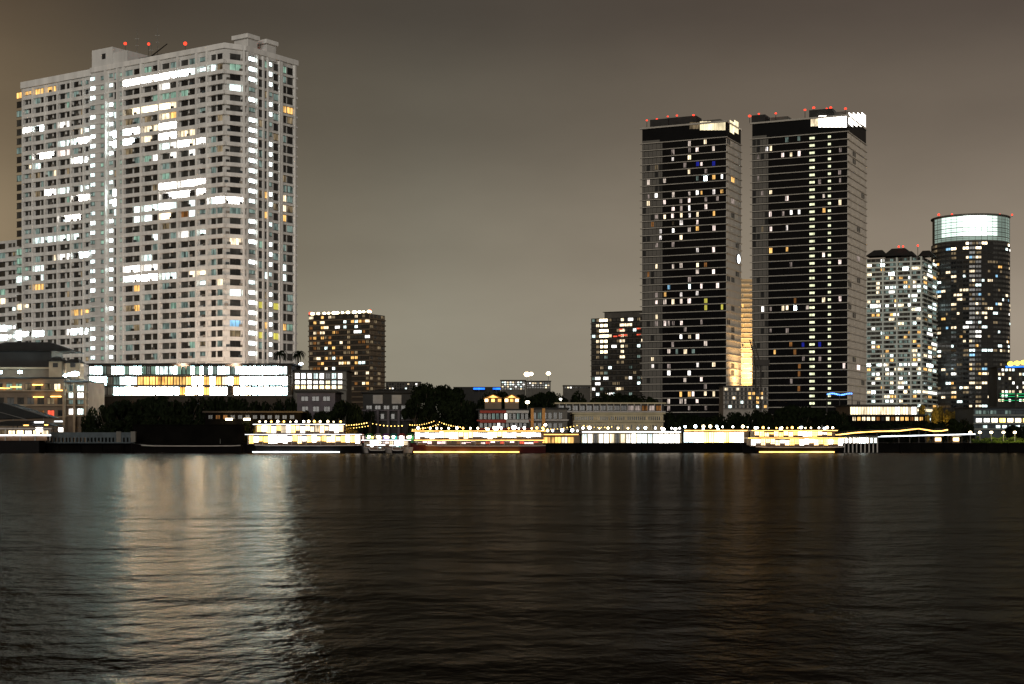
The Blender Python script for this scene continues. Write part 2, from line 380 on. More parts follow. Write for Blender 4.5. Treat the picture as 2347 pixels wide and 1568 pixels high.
for fr, xs in ((F1, (310, 352, 394, 438, 470)), (F0, (106, 122, 151, 168, 183)), (F2, (520, 553))):
    for k in range(nfl):
        z = ROOF-1.2-FH*(k+1)
        for x in xs:
            if R.random() < .55:
                t = t_of(fr, x+R.uniform(-4, 4)); mb.fbox(fr, t-.45, t+.45, z+.73, z+1.45, .25, .75, R.choice(['concrete', 'grey_wall', 'condo_recess', 'grey_dark', 'quay_blue']))
part(condo, 'air_conditioner', mb, kind='stuff')
def fins(fr, xs, z0, z1, d, w=.35):
    for x in xs:
        t = t_of(fr, x); mb = MB(); mb.fbox(fr, t-w, t+w, z0, z1, 0, d, 'condo_band'); part(condo, 'partition_wall', mb)
fins(F1, (246, 274, 287, 328, 369, 412, 455, 479), 22, ROOF-.4, 1.12, .3)
fins(F2, (556,), 22, ROOF-.4, 1.1, .3)
fins(F3, (565.5, 588, 601.5, 612, 639, 644, 674), 22, ROOF-.4, .6, .3)
fins(F0, (57, 79, 107.5, 136.5, 167, 196), 22, ROOF-1, 1.05, .25)

# podium with shops and terraces at the tower's foot
def row_building(name, label, cat, x0, x1, ytop, Y, depth, wall, rows, roofmat='roof_dark', slab='concrete', group=None, zb=GZ, overhang=.5, wname='window', extra=None):
    """a long low building: rows = [(ytop, ybottom, window width px, gap px, chooser(x))]"""
    xa, xb = X(x0, Y), X(x1, Y); zt = Z(ytop, Y)
    t = thing(name, label, cat, ((xa+xb)/2, Y, zb), group)
    mb = MB(); mb.box(xa, xb, Y, Y+depth, zb, zt, wall); part(t, 'wall', mb)
    mb = MB(); mb.box(xa-overhang, xb+overhang, Y-overhang, Y+depth+overhang, zt, zt+.35, roofmat); part(t, 'roof', mb)
    fr, l = frame((xa, Y), (xb, Y)); w = Windows()
    for (y0, y1, ww, gap, ch) in rows:
        x = x0 + gap
        while x + ww <= x1 - gap*.5:
            m = ch(x+ww/2)
            if m: w.add(fr, X(x, Y)-xa, X(x+ww, Y)-xa, Z(y1, Y), Z(y0, Y), .02, m, 1)
            x += ww + gap
        if slab:
            mb = MB(); mb.box(xa-.3, xb+.3, Y-.7, Y-.003, Z(y1, Y)-.45, Z(y1, Y)-.15, slab); part(t, 'ledge', mb)
    w.flush(t, wname)
    return t
def ch(*pairs):
    """chooser from (x_end, [materials])"""
    def f(x):
        for xe, ms in pairs:
            if x <= xe: return R.choice(ms)
        return None
    return f
row_building('podium_building', 'brightly lit shop podium running along the foot of the white apartment tower', 'shopping podium', 203, 668, 836, 425, 18, 'brown_wall', [
  (840,858,7.5,2.6, ch((270,['win_cool','pod_cool','condo_recess','win_cool_dim']),(420,['win_cool','pod_cool','pod_white','pod_cool','win_green','win_cool_dim','grey_glass']),(545,['pod_cool','win_cool','pod_white','win_green','pod_cool','win_cool_dim']),(680,['pod_white','pod_white','pod_cool','win_cool']))),
  (864,882,11.2,2.6, ch((270,['pod_cool','condo_recess','win_cool_dim']),(308,['win_cool','pod_cool','pod_white']),(440,['pod_amber','pod_amber','pod_warm','pod_amber','win_amber','brown_wall','win_amber']),(545,['pod_warm','pod_amber','pod_white','pod_amber','win_warm']),(680,['pod_white','pod_white','pod_cool']))),
  (888,905,11.2,2.6, ch((270,['pod_cool','condo_recess','win_cool_dim','condo_recess']),(285,['pod_cool','win_warm']),(520,['pod_warm','pod_warm','pod_warm','pod_white','pod_amber']),(545,['pod_warm','glow_warm','brown_wall']),(680,['pod_white','pod_white','pod_cool','pod_warm'])))], slab='concrete')
row_building('terrace_building', 'low terrace building with white lit front between podium and brown tower', 'building', 672, 794, 851, 428, 14, 'concrete', [
  (856,868,9,5, ch((700,['glow_cool','glow_white','win_white']),(800,['win_cool','win_white','grey_glass']))),
  (873,880,9,5, ch((720,['glow_white','win_white']),(800,['win_white','win_warm','glow_cool']))),
  (884,891,9,5, ch((700,['glow_white','glow_warm']),(800,['win_warm_hot','glow_warm','win_warm'])))])

# ------------------------------------------------------------------ twin dark glass towers
TL, TR = (-.903, .430), (.43, .903)
def glass_tower(name, label, xl, xc, xr, Yc, ytop, ghost_x, lits, stairs, nfloor, crown, side_lits, boxes, beacons):
    Cc = (X(xc, Yc), Yc)
    def along(d, x):
        k = x - CX; return (k*Cc[1] - F*Cc[0]) / (F*d[0] - k*d[1])
    a, b = along(TL, xl), along(TR, xr)
    Lp = (Cc[0]+TL[0]*a, Cc[1]+TL[1]*a); Rp = (Cc[0]+TR[0]*b, Cc[1]+TR[1]*b)
    Bk = (Lp[0]+TR[0]*b, Lp[1]+TR[1]*b)
    zt = Z(ytop, Yc); fh = 3.27
    t = thing(name, label, 'skyscraper', (Cc[0], Cc[1], GZ))
    ff, lf = frame(Lp, Cc); fs, ls = frame(Cc, Rp)
    tb = t_of(ff, ghost_x)
    mb = MB(); mb.prism([Lp, Cc, Rp, Bk], GZ, zt, 'tower_skin'); part(t, 'wall', mb)
    mb = MB(); mb.fbox(ff, 0, tb, GZ, zt-6.2, 0, .12, 'tower_ghost_grey'); part(t, 'ghost_strip', mb)  # grey strip imitates the tower's shifted ghost, no real bay
    mb = MB(); mb.fbox(fs, .25, ls, GZ, zt-8, 0, .12, 'tower_side'); part(t, 'side_cladding', mb)  # real side face, its pale band partly the shake ghost painted on
    # storeys, counted down from below the crown
    zc = zt - 7.6
    w = Windows(); pitch = 9.35
    slots = {}
    for (x, y, kind) in lits:
        p = fpt(ff, t_of(ff, x)); z = Z(y, p[1]); k = int((zc - z)/fh)
        slots[(round((x-xl-5)/pitch), k)] = kind
    side = {}
    for (x, y, kind) in side_lits:
        p = fpt(fs, t_of(fs, x)); z = Z(y, p[1]); side[(round((x-xc-5)/10), int((zc-z)/fh))] = kind
    for k in range(nfloor):
        z = zc - fh*(k+1)
        if z < 14: break
        i = 0; x = xl + 5
        while x < xc - 3:
            kind = slots.get((i, k))
            wd = pitch*(.80 if kind else .86)
            t0, t1 = t_of(ff, x-wd/2), t_of(ff, x+wd/2)
            dp = .14 if x < ghost_x + 4 else .02
            if not any(abs(x-sx) < 8 for sx in stairs):
                if kind == 'win_rose': kind = R.choice(['win_rose', 'win_rose', 'win_rose_soft', 'win_rose_mid', 'win_warm'])
                if kind:
                    s0, s1 = R.uniform(0, .28)*(t1-t0), R.uniform(0, .28)*(t1-t0)
                    w.add(ff, t0+s0, t1-s1, z+R.choice((.6, .75, 1.0)), z+R.choice((2.6, 2.9, 2.9)), dp, kind, R.choice((1, 2, 3)))
                else:
                    r = R.random()
                    w.add(ff, t0, t1, z+.5, z+2.9, dp, ('tower_ghost_grey' if r < .8 else 'grey_dark') if x < ghost_x + 4 else 'tower_glass', 1, 'tower_skin')
            x += pitch; i += 1
        for n, sx in enumerate(stairs):
            t0 = t_of(ff, sx-(6.5 if n == 0 else 3.2)); t1 = t_of(ff, sx+(5 if n == 0 else 3.2))
            w.add(ff, t0, t1, z+1.15, z+2.15, .02, 'stair_warm', 2 if n == 0 else 1, 'tower_glass')
        i = 0; x = xc + 5
        while x < xr - 2:
            kind = side.get((i, k))
            w.add(fs, t_of(fs, x-3.4), t_of(fs, x+3.4), z+.6, z+2.8, .125, kind or ('tower_ghost_grey' if R.random() < .10 else 'tower_side'), 1, 'tower_side', .05)
            x += 10; i += 1
    # crown storey
    for (fr, x0, x1, y0, y1, kind) in crown:
        fr = ff if fr == 'f' else fs
        n = max(1, round((x1-x0)/9)); 
        for i in range(n):
            xa, xb_ = x0+(x1-x0)*(i+.06)/n, x0+(x1-x0)*(i+.94)/n
            ym = proj((*fpt(fr, t_of(fr, xa)), 0))
            p = fpt(fr, t_of(fr, xa)); w.add(fr, t_of(fr, xa), t_of(fr, xb_), Z(y1, p[1]), Z(y0, p[1]), .02, kind, 3, 'grey_dark')
    w.flush(t)
    for k in range(-1, nfloor+1):                                  # thin pale floor edges
        z = zc - fh*k if k >= 0 else zt - .5
        if z < 12: break
        mb = MB(); e = .34 if k >= 0 else .7
        mb.fbox(ff, -.9, lf+.95, z-e/2, z+e/2, 0, .95, 'tower_slab'); mb.fbox(fs, 0, ls+.6, z-e/2, z+e/2, 0, .5, 'tower_side')
        part(t, 'floor_edge', mb)
    for (x0, x1, y0, dd, mat) in boxes:
        mb = MB(); p = fpt(ff, t_of(ff, x0)); mb.fbox(ff, t_of(ff, x0), t_of(ff, x1), zt, Z(y0, p[1]), -9-dd, -1-dd, mat); part(t, 'roof_house', mb)
    for (x, y) in beacons:
        p = fpt(ff, t_of(ff, x), -1.5); z = Z(y, p[1]); mb = MB(); mb.tube((p[0], p[1], zt), (p[0], p[1], z), .15, .1, 'steel_dark', 6); mb.ball((p[0], p[1], z), R.uniform(.4, .72), 'lamp_red', sz=.7); part(t, 'beacon_light', mb)
    return ff, fs
def cvt(lst, ox, oy, k=.2558):
    return [(ox+x*k, oy+y*k, n) for x, y, n in lst]
RW, RD = 'win_rose', 'win_rose_dim'
T1 = cvt([(565,520,RW),(720,512,RW),(640,575,RW),(800,575,RW),(575,600,RD),(420,600,RD),(415,660,RW),(565,655,RW),(640,705,'win_blue'),(803,700,'win_blue'),(550,710,RD),(705,705,RW),(565,780,RW),(720,775,RD),(710,832,'win_cool_hot'),(635,840,'win_cool_dim'),(815,820,'win_amber'),(855,825,'win_white'),(205,868,RW),(360,862,RW),(640,965,'win_white'),(270,990,'win_white'),(200,995,RD),(420,985,RW),(565,975,RW),(705,960,'win_amber'),(790,960,RW),(858,955,'win_amber'),(215,1055,RW),(350,1050,RW),(505,1045,RD),(560,1040,RW),(715,1030,RD),(828,1030,RD),(415,1110,RW),(490,1105,RD),(560,1100,'win_white'),(708,1095,RW),(350,1180,RW),(430,1175,RW),(500,1170,RW),(580,1165,RW),(645,1165,RW),(800,1155,'win_amber'),(500,1235,RW),(650,1225,RW),(420,1240,'win_warm_dim'),(330,1305,RW),(420,1305,'win_white'),(565,1300,RW),(635,1290,'win_amber'),(790,1285,RW),(340,1372,RW),(493,1365,RW),(275,1440,RD),(430,1430,RD),(635,1480,RW),(785,1480,RW),(270,1180,RD),(265,1245,'win_amber_dim'),(500,385,'win_cool'),(560,385,'win_cool_dim'),(430,390,'win_cool_dim'),(270,740,'win_warm_dim')], 1432, 200.5)
T1 += cvt([(720,180,'win_warm'),(650,190,'win_amber_dim'),(865,175,RW),(945,165,RW),(1095,160,RW),(1185,150,'win_amber_dim'),(1085,230,RW),(1230,220,RW),(1015,240,RD),(860,365,'win_sky'),(1010,360,'win_cool'),(1150,355,RW),(1295,350,RW),(795,435,'win_amber'),(945,428,RW),(1092,420,RW),(720,440,RD),(790,500,RW),(880,495,RW),(945,490,RW),(1012,490,RW),(725,500,RW),(1165,485,RW),(1190,485,'win_yellow'),(1190,548,'win_yellow'),(1335,540,'win_yellow'),(735,640,'win_warm'),(735,590,'win_warm'),(850,630,RD),(800,690,RW),(945,685,RW),(880,680,RD),(720,690,RD),(1140,680,RD),(990,745,RD),(940,815,'win_white'),(1018,812,RW),(1092,810,RW),(1165,810,RW),(865,825,RD),(930,880,'win_cool_dim'),(1080,880,'win_cool_dim'),(710,950,RW),(855,945,RW),(1005,940,RW),(710,1015,RW),(860,1010,RD),(1088,1008,RW),(1235,1005,RW),(860,1080,'win_white'),(1010,1070,'win_white'),(1000,1137,RW),(1145,1135,RW),(935,1270,'win_amber'),(1010,1278,'win_amber'),(1080,1265,RW),(1155,1270,'win_warm'),(1232,1260,RW),(850,1332,RW),(938,1332,RW),(1000,1330,RW),(1087,1330,RW),(1178,1200,RD),(855,1395,RD),(1013,1395,RD),(1175,1395,RD)], 1317.5, 573)
ff1, fs1 = glass_tower('glass_tower', 'dark glass skyscraper with pale floor edges and many scattered lit windows, beside its taller twin', 1472, 1664, 1698, 720, 276, 1512, T1, (), 46,
  [('f',1604,1663,279,299,'glow_cream'),('s',1672,1693,275,303,'glow_cream'),('f',1580,1604,281,296,'win_warm_dim')],
  cvt([(970,815,'win_amber'),(985,1020,RD),(1030,655,RD),(1050,655,RD),(1035,775,RD)], 1432, 200.5),
  [(1488,1530,274,0,'grey_dark'),(1527,1592,269,1,'grey_dark'),(1600,1640,270,6,'grey_wall')], [(1480,276),(1503,273.5),(1528,267),(1549,265),(1587,264)])
T2 = cvt([(1190,795,RD),(1255,585,RW),(1320,578,RW),(1400,578,RW),(1475,570,RW),(1555,568,RW),(1180,595,RD),(1315,970,RW),(1240,975,RD),(1470,965,RW),(1320,1160,RW),(1400,1160,RD),(1490,1155,'win_white'),(1550,1155,'win_white'),(1660,1148,'win_white'),(1720,1148,'win_white'),(1780,1008,RW),(1935,1000,'win_warm'),(1770,1080,'win_amber'),(1320,1295,RW),(1470,1285,RW),(1245,1300,'win_warm_dim'),(1320,1482,'win_amber'),(1470,1475,'win_amber'),(1775,1535,RW),(1930,1535,RW),(1915,740,RD),(1755,820,RD),(1915,810,RD),(1465,375,'win_cool_dim'),(1550,375,'win_cool_dim'),(1920,600,RD)], 1432, 200.5)
T2 += cvt([(990,80,RW),(1148,78,RW),(465,560,'win_white'),(530,558,RD),(615,553,RW),(665,550,RW),(740,550,'win_cool_hot'),(860,545,RW),(930,545,RW),(735,480,'win_amber_dim'),(990,475,RW),(1148,470,RW),(530,755,RD),(682,748,RD),(690,880,'win_amber_dim'),(870,870,'win_warm_dim'),(800,830,'win_blue'),(945,835,'win_blue'),(575,940,'win_amber'),(725,935,'win_amber_dim'),(815,1000,RD),(970,995,RD),(1165,1072,RW),(790,1060,'win_amber_dim'),(790,1120,'win_amber_dim'),(700,1200,RD),(780,1250,'win_amber_dim'),(690,105,RD)], 1633, 573)
glass_tower('glass_tower', 'taller dark glass skyscraper with two columns of small stair lights and brilliantly lit top corner', 1724, 1942, 1985, 700, 262, 1757, T2, (1862, 1901), 46,
  [('f',1876,1941,266,292,'glow_white'),('s',1945,1984,258,285,'glow_white'),('f',1858,1876,270,290,'win_warm')],
  cvt([(1290,75,RD),(1325,1070,RW),(1140,860,'win_cool_dim')], 1633, 573),
  [(1721,1752,264,0,'grey_dark'),(1760,1800,266,3,'grey_wall'),(1853,1906,252,0,'grey_dark'),(1906,1938,252.5,4,'grey_wall')], [(1716,266),(1737,261),(1776,260),(1843,252),(1863,247),(1893,249),(1902,247),(1936,249)])

# ------------------------------------------------------------------ other towers
def banded_tower(name, label, cat, xl, xc, xr, Yc, ytop, fh, wall, sidewall, band, bandh, pitch, chooser, zlow=GZ, d=.7, wfrac=.7, low=.35, hi=.85, sidech=None):
    Cc = (X(xc, Yc), Yc)
    def along(dd, x):
        k = x - CX; return (k*Cc[1] - F*Cc[0]) / (F*dd[0] - k*dd[1])
    a, b = along(TL, xl), along(TR, xr)
    Lp = (Cc[0]+TL[0]*a, Cc[1]+TL[1]*a); Rp = (Cc[0]+TR[0]*b, Cc[1]+TR[1]*b); Bk = (Lp[0]+TR[0]*b, Lp[1]+TR[1]*b)
    zt = Z(ytop, Yc); t = thing(name, label, cat, (Cc[0], Cc[1], GZ))
    ff, lf = frame(Lp, Cc); fs, ls = frame(Cc, Rp)
    mb = MB(); mb.prism([Lp, Cc, Rp, Bk], GZ, zt, wall); part(t, 'wall', mb)
    mb = MB(); mb.fbox(fs, .2, ls, GZ, zt-.3, 0, .1, sidewall); part(t, 'side_wall', mb)
    w = Windows(); k = 0; z = zt - fh
    while z > max(zlow, 8):
        for fr, xa, xb, dp, c in ((ff, xl, xc, .02, chooser), (fs, xc, xr, .11, sidech or chooser)):
            x = xa + pitch*.6
            while x < xb - pitch*.4:
                p = fpt(fr, t_of(fr, x)); y = proj((p[0], p[1], z+fh*.6))[1]
                m = c(x, y)
                if m:
                    q = wfrac*(1.7 if ('hot' in m or m in ('win_white', 'win_warm')) and R.random() < .4 else 1)
                    w.add(fr, t_of(fr, x-pitch*.5*q), t_of(fr, x+pitch*.5*q), z+fh*low, z+fh*hi, dp, m, 1)
                x += pitch
        if band:
            mb = MB(); mb.fbox(ff, -.2, lf+d, z-bandh/2, z+bandh/2, 0, d, band); mb.fbox(fs, 0, ls+.2, z-bandh/2, z+bandh/2, 0, d, band); part(t, 'floor_band', mb)
        z -= fh; k += 1
    w.flush(t)
    return t, ff, lf, fs, ls, zt
def brown_ch(x, y):
    r = R.random()
    if y > 900: return None
    return ('win_warm' if r < .09 else 'win_amber' if r < .16 else 'win_cool' if r < .22 else 'win_white' if r < .25 else 'win_warm_dim' if r < .38 else 'win_amber_dim' if r < .46 else 'grey_glass' if r < .6 else 'dark_glass')
t, ff, lf, fs, ls, zt = banded_tower('residential_tower', 'dark brown residential tower with warm windows and amber lamps along its roof', 'residential tower', 708, 846, 882, 950, 719, 3.1, 'brown_wall', 'brown_side', 'slab_brown', .7, 8.6, brown_ch,
   sidech=lambda x, y: R.choice(['grey_glass', 'dark_glass', 'brown_side', 'brown_side', 'win_warm_dim']))
for i in range(13):
    x = 716 + i*11.5 + R.uniform(-3, 3); p = fpt(ff, t_of(ff, min(x, 845)), -.8); mb = MB()
    mb.tube((p[0], p[1], zt), (p[0], p[1], zt+.9), .2, .2, 'steel_dark', 6); mb.ball((p[0], p[1], zt+1.3), R.uniform(.8, 1.35), 'lamp_warm', sz=.7); part(t, 'roof_lamp', mb)
mb = MB(); mb.fbox(ff, -.3, lf+.5, zt, zt+.5, -.8, .4, 'slab_brown'); part(t, 'roof_parapet', mb)
for x, fr in ((709, ff), (846, ff)):
    p = fpt(fr, t_of(fr, x), -1); mb = MB(); mb.ball((p[0], p[1], zt+1.6), .9, 'lamp_red'); part(t, 'beacon_light', mb)

def mid_ch(x, y):
    r = R.random()
    if 1378 <= x <= 1394 and 730 < y < 818: return 'win_warm_hot'
    if 1421 <= x <= 1431 and 730 < y < 818: return 'win_warm'
    if 1362 <= x <= 1377 and 740 < y < 818: return 'win_warm' if r < .4 else 'win_warm_dim'
    if y < 727 or y > 905: return None
    return 'win_white' if r < .04 else 'win_warm' if r < .09 else 'win_cool' if r < .12 else 'win_warm_dim' if r < .24 else 'win_cool_dim' if r < .30 else 'grey_glass' if r < .6 else 'dark_glass'
t, ff, lf, fs, ls, zt = banded_tower('residential_tower', 'grey residential tower with vertical strips of yellow light, behind the dark glass skyscraper', 'residential tower', 1355, 1508, 1530, 950, 725, 3.2, 'grey_dark', 'grey_dark', 'grey_wall', .5, 9.4, mid_ch)
mb = MB(); mb.fbox(ff, t_of(ff, 1384), t_of(ff, 1470), zt, Z(713, 955), -10, -1, 'grey_wall'); mb.fbox(ff, t_of(ff, 1381), t_of(ff, 1500), Z(713, 955), Z(712, 955), -11, 0, 'grey_dark'); part(t, 'roof_house', mb)
for x, y in ((1423, 769), (1411, 771), (1434, 768), (1465, 767), (1424, 755), (1465, 753)):
    p = fpt(ff, t_of(ff, x), .9); mb = MB(); mb.fbox(ff, t_of(ff, x)-1.2, t_of(ff, x)+1.2, Z(y, p[1])-.35, Z(y, p[1])+.35, .6, .9, 'win_red'); part(t, 'sign_light', mb)

def pale_ch(x, y):
    r = R.random()
    rows = {595: .5, 612: .5, 627: .5, 703: .8, 695: .5, 838: .7, 855: .5, 896: .9}
    for ry, pr in rows.items():
        if abs(y-ry) < 5.2 and r < pr*.75: return R.choice(['win_white', 'win_cool_hot', 'win_warm', 'win_cool', 'win_warm_hot' if ry in (612, 896) else 'win_cool'])
    return 'win_white' if r < .05 else 'win_warm' if r < .12 else 'win_amber' if r < .19 else 'win_cool' if r < .27 else 'win_cool_dim' if r < .5 else 'grey_glass' if r < .75 else 'dark_glass'
t, ff, lf, fs, ls, zt = banded_tower('residential_tower', 'pale banded residential tower with dark sloping roofs, next to the lit round tower', 'residential tower', 1985, 2114, 2146, 1000, 588, 2.88, 'grey_wall', 'pale_wall', 'pale_band', 1.0, 10.5, pale_ch, d=.9, low=.25, hi=.8)
def hip(x0, x1, xa, xb, y0, y1, dd, fr=ff):
    mb = MB(); ta, tb, tc, td = (t_of(fr, q) for q in (x0, x1, xa, xb)); Yv = fpt(fr, ta)[1]; z0, z1 = Z(y0, Yv), Z(y1, Yv)
    def q(t_, d_, z_): return (*fpt(fr, t_, d_), z_)
    mb.add([q(ta, .9, z0), q(tb, .9, z0), q(tb, -dd, z0), q(ta, -dd, z0), q(tc, -dd*.35, z1), q(td, -dd*.35, z1), q(td, -dd*.65, z1), q(tc, -dd*.65, z1)], HEX, 'roof_dark')
    part(t, 'roof', mb)
hip(1984, 2030, 2000, 2018, 587.5, 573, 12); hip(2022, 2094, 2040, 2070, 588, 569, 14); hip(2066, 2098, 2070, 2086, 588.2, 575, 12); hip(2104, 2142, 2112, 2128, 588, 574, 9)
for x, y in ((2056, 565.5), (2066, 565), (2100, 563)):
    p = fpt(ff, t_of(ff, min(x, 2113)), -5); mb = MB(); mb.tube((p[0], p[1], zt), (p[0], p[1], Z(y, p[1])), .2, .15, 'steel_dark', 6); mb.ball((p[0], p[1], Z(y, p[1])), R.uniform(.5, .8), 'lamp_red'); part(t, 'beacon_light', mb)
for x in (1986, 2024, 2056, 2088, 2112):
    mb = MB(); tt = t_of(ff, x); mb.fbox(ff, tt-.5, tt+.5, GZ, zt, 0, 1.0, 'pale_band'); part(t, 'pilaster', mb)

# round tower with glowing crown
Yc = 1050; cx = X(2224, Yc); rad = X(2311, Yc)-cx
t = thing('round_tower', 'dark round tower crowned by glowing greenish white glass bands', 'round tower', (cx, Yc, GZ))
NS = 40
def ring(r): return [(cx + r*math.cos(2*math.pi*i/NS), Yc + r*math.sin(2*math.pi*i/NS)) for i in range(NS)]
zt = Z(552, Yc-rad)
mb = MB(); mb.prism(ring(rad), GZ, zt, 'grey_dark'); part(t, 'wall', mb)
zc1 = Z(491, Yc-rad)
mb = MB(); mb.prism(ring(rad-.8), zt, zc1, 'grey_wall'); part(t, 'crown_core', mb)
w = Windows(); fh = 3.0
for i in range(NS//2, NS):
    a, b = ring(rad)[i], ring(rad)[(i+1) % NS]; fr, l = frame(a, b); xm = proj((*fpt(fr, l/2), 0))[0]
    z = zt - fh; k = 0
    while z > 20:
        y = proj((*fpt(fr, l/2), z))[1]; r = R.random()
        ghost_rim = xm < 2178 or xm > 2272  # greyer rims imitate the tower's shifted ghost
        p_ = .5 if ghost_rim else 1
        top = 4 if abs(y-566) < 8 and 2190 < xm < 2310 else 1
        if r < .10*p_*top: m = 'win_warm' if y > 580 else 'win_warm_hot'
        elif r < .20*p_: m = R.choice(['win_amber', 'win_warm', 'win_white'])
        elif r < .26*p_: m = 'win_cool'
        elif r < .28*p_: m = 'win_sky'
        elif r < .45*p_: m = 'win_warm_dim'
        else: m = 'grey_glass' if ghost_rim else 'dark_glass'
        W2 = .42 if R.random() < .5 else .30
        for c in (.27, .73):
            if R.random() < .75 or 'glass' in m: w.add(fr, l*(c-.20), l*(c+.20), z+.8, z+2.3, .02, m, 0)
            else: w.add(fr, l*(c-.20), l*(c+.20), z+.8, z+2.3, .02, 'dark_glass', 0)
        z -= fh; k += 1
w.flush(t)
for (z0, z1, mk) in ((Z(506, Yc-rad), Z(494, Yc-rad), 0), (Z(519, Yc-rad), Z(507.5, Yc-rad), 0), (Z(529, Yc-rad), Z(521, Yc-rad), 1), (Z(539, Yc-rad), Z(531, Yc-rad), 0), (Z(549, Yc-rad), Z(541.5, Yc-rad), 2)):
    for i in range(NS//2+1, NS-1):
        a, b = ring(rad-.5)[i], ring(rad-.5)[(i+1) % NS]; fr, l = frame(a, b); xm = proj((*fpt(fr, l/2), 0))[0]
        m = 'crown_hot' if mk == 0 and 2205 < xm < 2262 else 'crown_light' if 2155 < xm < 2285 and mk < 2 else 'crown_dim'
        mb = MB(); mb.fbox(fr, .1, l-.1, z0, z1, 0, .2, m); mb.fbox(fr, -.08, .08, z0-.4, z1+.4, 0, .45, 'pale_wall')
        mb.fbox(fr, 0, l, (z0+z1)/2-.1, (z0+z1)/2+.1, .2, .3, 'pale_wall'); part(t, 'crown_panel', mb)
mb = MB(); mb.prism(ring(rad+.3), zc1, zc1+.6, 'grey_wall'); part(t, 'roof', mb)
for x in (2140, 2170, 2224, 2278, 2306):
    mb = MB(); p = (X(x, Yc), Yc-rad*.5, zc1+1.4); mb.tube((p[0], p[1], zc1), p, .2, .15, 'steel_dark', 6); mb.ball(p, R.uniform(.5, .85), 'lamp_red'); part(t, 'beacon_light', mb)

# pale tower glowing in the gap between the twins, the unfinished white block and crane in front of it
Yc = 1000
t = thing('beige_tower', 'slim beige tower lit from below, seen in the gap between the twin skyscrapers', 'tower', (X(1712, Yc), Yc, GZ))
mb = MB(); mb.box(X(1688, Yc), X(1765, Yc), Yc, Yc+18, GZ, Z(640, Yc), 'beige_tower'); part(t, 'wall', mb)
mb = MB()
for k in range(30):
    z = Z(640, Yc)-3.1*(k+1)
    if z < 20: break
    mb.box(X(1686, Yc), X(1767, Yc), Yc-.5, Yc-.003, z-.2, z+.2, 'tower_side')
part(t, 'floor_band', mb)
for k in range(8):
    for x in (1692, 1700):
        mb = MB(); z = Z(840, Yc)+k*6.2; mb.box(X(x, Yc), X(x+4, Yc), Yc-.12, Yc-.01, z, z+2.2, R.choice(['win_amber', 'win_warm_dim', 'win_warm'])); part(t, 'window', mb)
def lattice(mb, a, b, w, mat, n):
    a, b = Vector(a), Vector(b); d = (b-a).normalized(); s = Vector((0, 1, 0)) if abs(d.y) < .9 else Vector((1, 0, 0))
    u = d.cross(s).normalized()*w/2; v = Vector((0, w/2, 0))
    c = [u+v, u-v, -u-v, -u+v]
    for k in c: mb.tube(a+k, b+k, .14, .14, mat, 4)
    for i in range(n):
        p, q = a+(b-a)*i/n, a+(b-a)*(i+1)/n
        for j in range(4): mb.tube(p+c[j], q+c[(j+1) % 4], .09, .09, mat, 4)
    return mb
Yk = 672
t = thing('tower_crane', 'dark lattice tower crane with raised jib between the twin skyscrapers', 'crane', (X(1738, Yk), Yk, GZ))
part(t, 'mast', lattice(MB(), (X(1738, Yk), Yk, GZ), at(1738, 838, Yk), 2.2, 'steel_dark', 16))
part(t, 'jib', lattice(MB(), at(1741, 842, Yk), at(1722, 778, Yk), 1.5, 'steel_dark', 10))
mb = MB(); mb.box(X(1738, Yk)-1.6, X(1738, Yk)+4.5, Yk-1.5, Yk+1.5, Z(838, Yk), Z(838, Yk)+2.4, 'steel_dark'); part(t, 'cab', mb)
def site_ch(x):
    return R.choice(['dark_glass']*7 + ['win_warm', 'win_amber', 'win_cool', 'grey_glass'])
row_building('concrete_block', 'pale concrete block with a grid of dark openings below the lit beige tower', 'building', 1658, 1760, 886, 676, 14, 'condo_recess',
   [(y, y+6, 5.6, 3.4, site_ch) for y in (889, 899, 909, 919, 929)], slab='concrete')
p = fpt(fs1, t_of(fs1, 1689)); z = Z(594, p[1])
t = thing('round_sign', 'glowing white round sign mounted on the pale side of the left twin skyscraper', 'sign', (p[0], p[1], z))
def disc(fr, tt, z, r, d0, d1, mat):
    a = (*fpt(fr, tt, d0), z); b = (*fpt(fr, tt, d1), z); return MB().tube(a, b, r, r, mat, 24)
tt = t_of(fs1, 1689)
part(t, 'sign_box', disc(fs1, tt, z, 2.3, .13, .8, 'steel_dark')); part(t, 'sign_face', disc(fs1, tt, z, 2.0, .8, .95, 'strip_white'))
# ------------------------------------------------------------------ quay and river bank
SH = 340.0
t = thing('quay_wall', 'long dark concrete quay wall along the far river bank', 'quay wall', (0, SH, 0))
mb = MB(); mb.box(-400, 400, SH-.5, SH+.5, -2, 1.85, 'quay_dark'); mb.box(-400, 400, SH-.7, SH+.6, 1.853, 2.05, 'quay_dark'); part(t, 'wall', mb)
mb = MB()
for k in range(-60, 60): mb.tube((k*4.6, SH-.75, -1), (k*4.6, SH-.75, 1.7), .2, .2, 'quay_dark', 6)
part(t, 'fender', mb, kind='stuff')

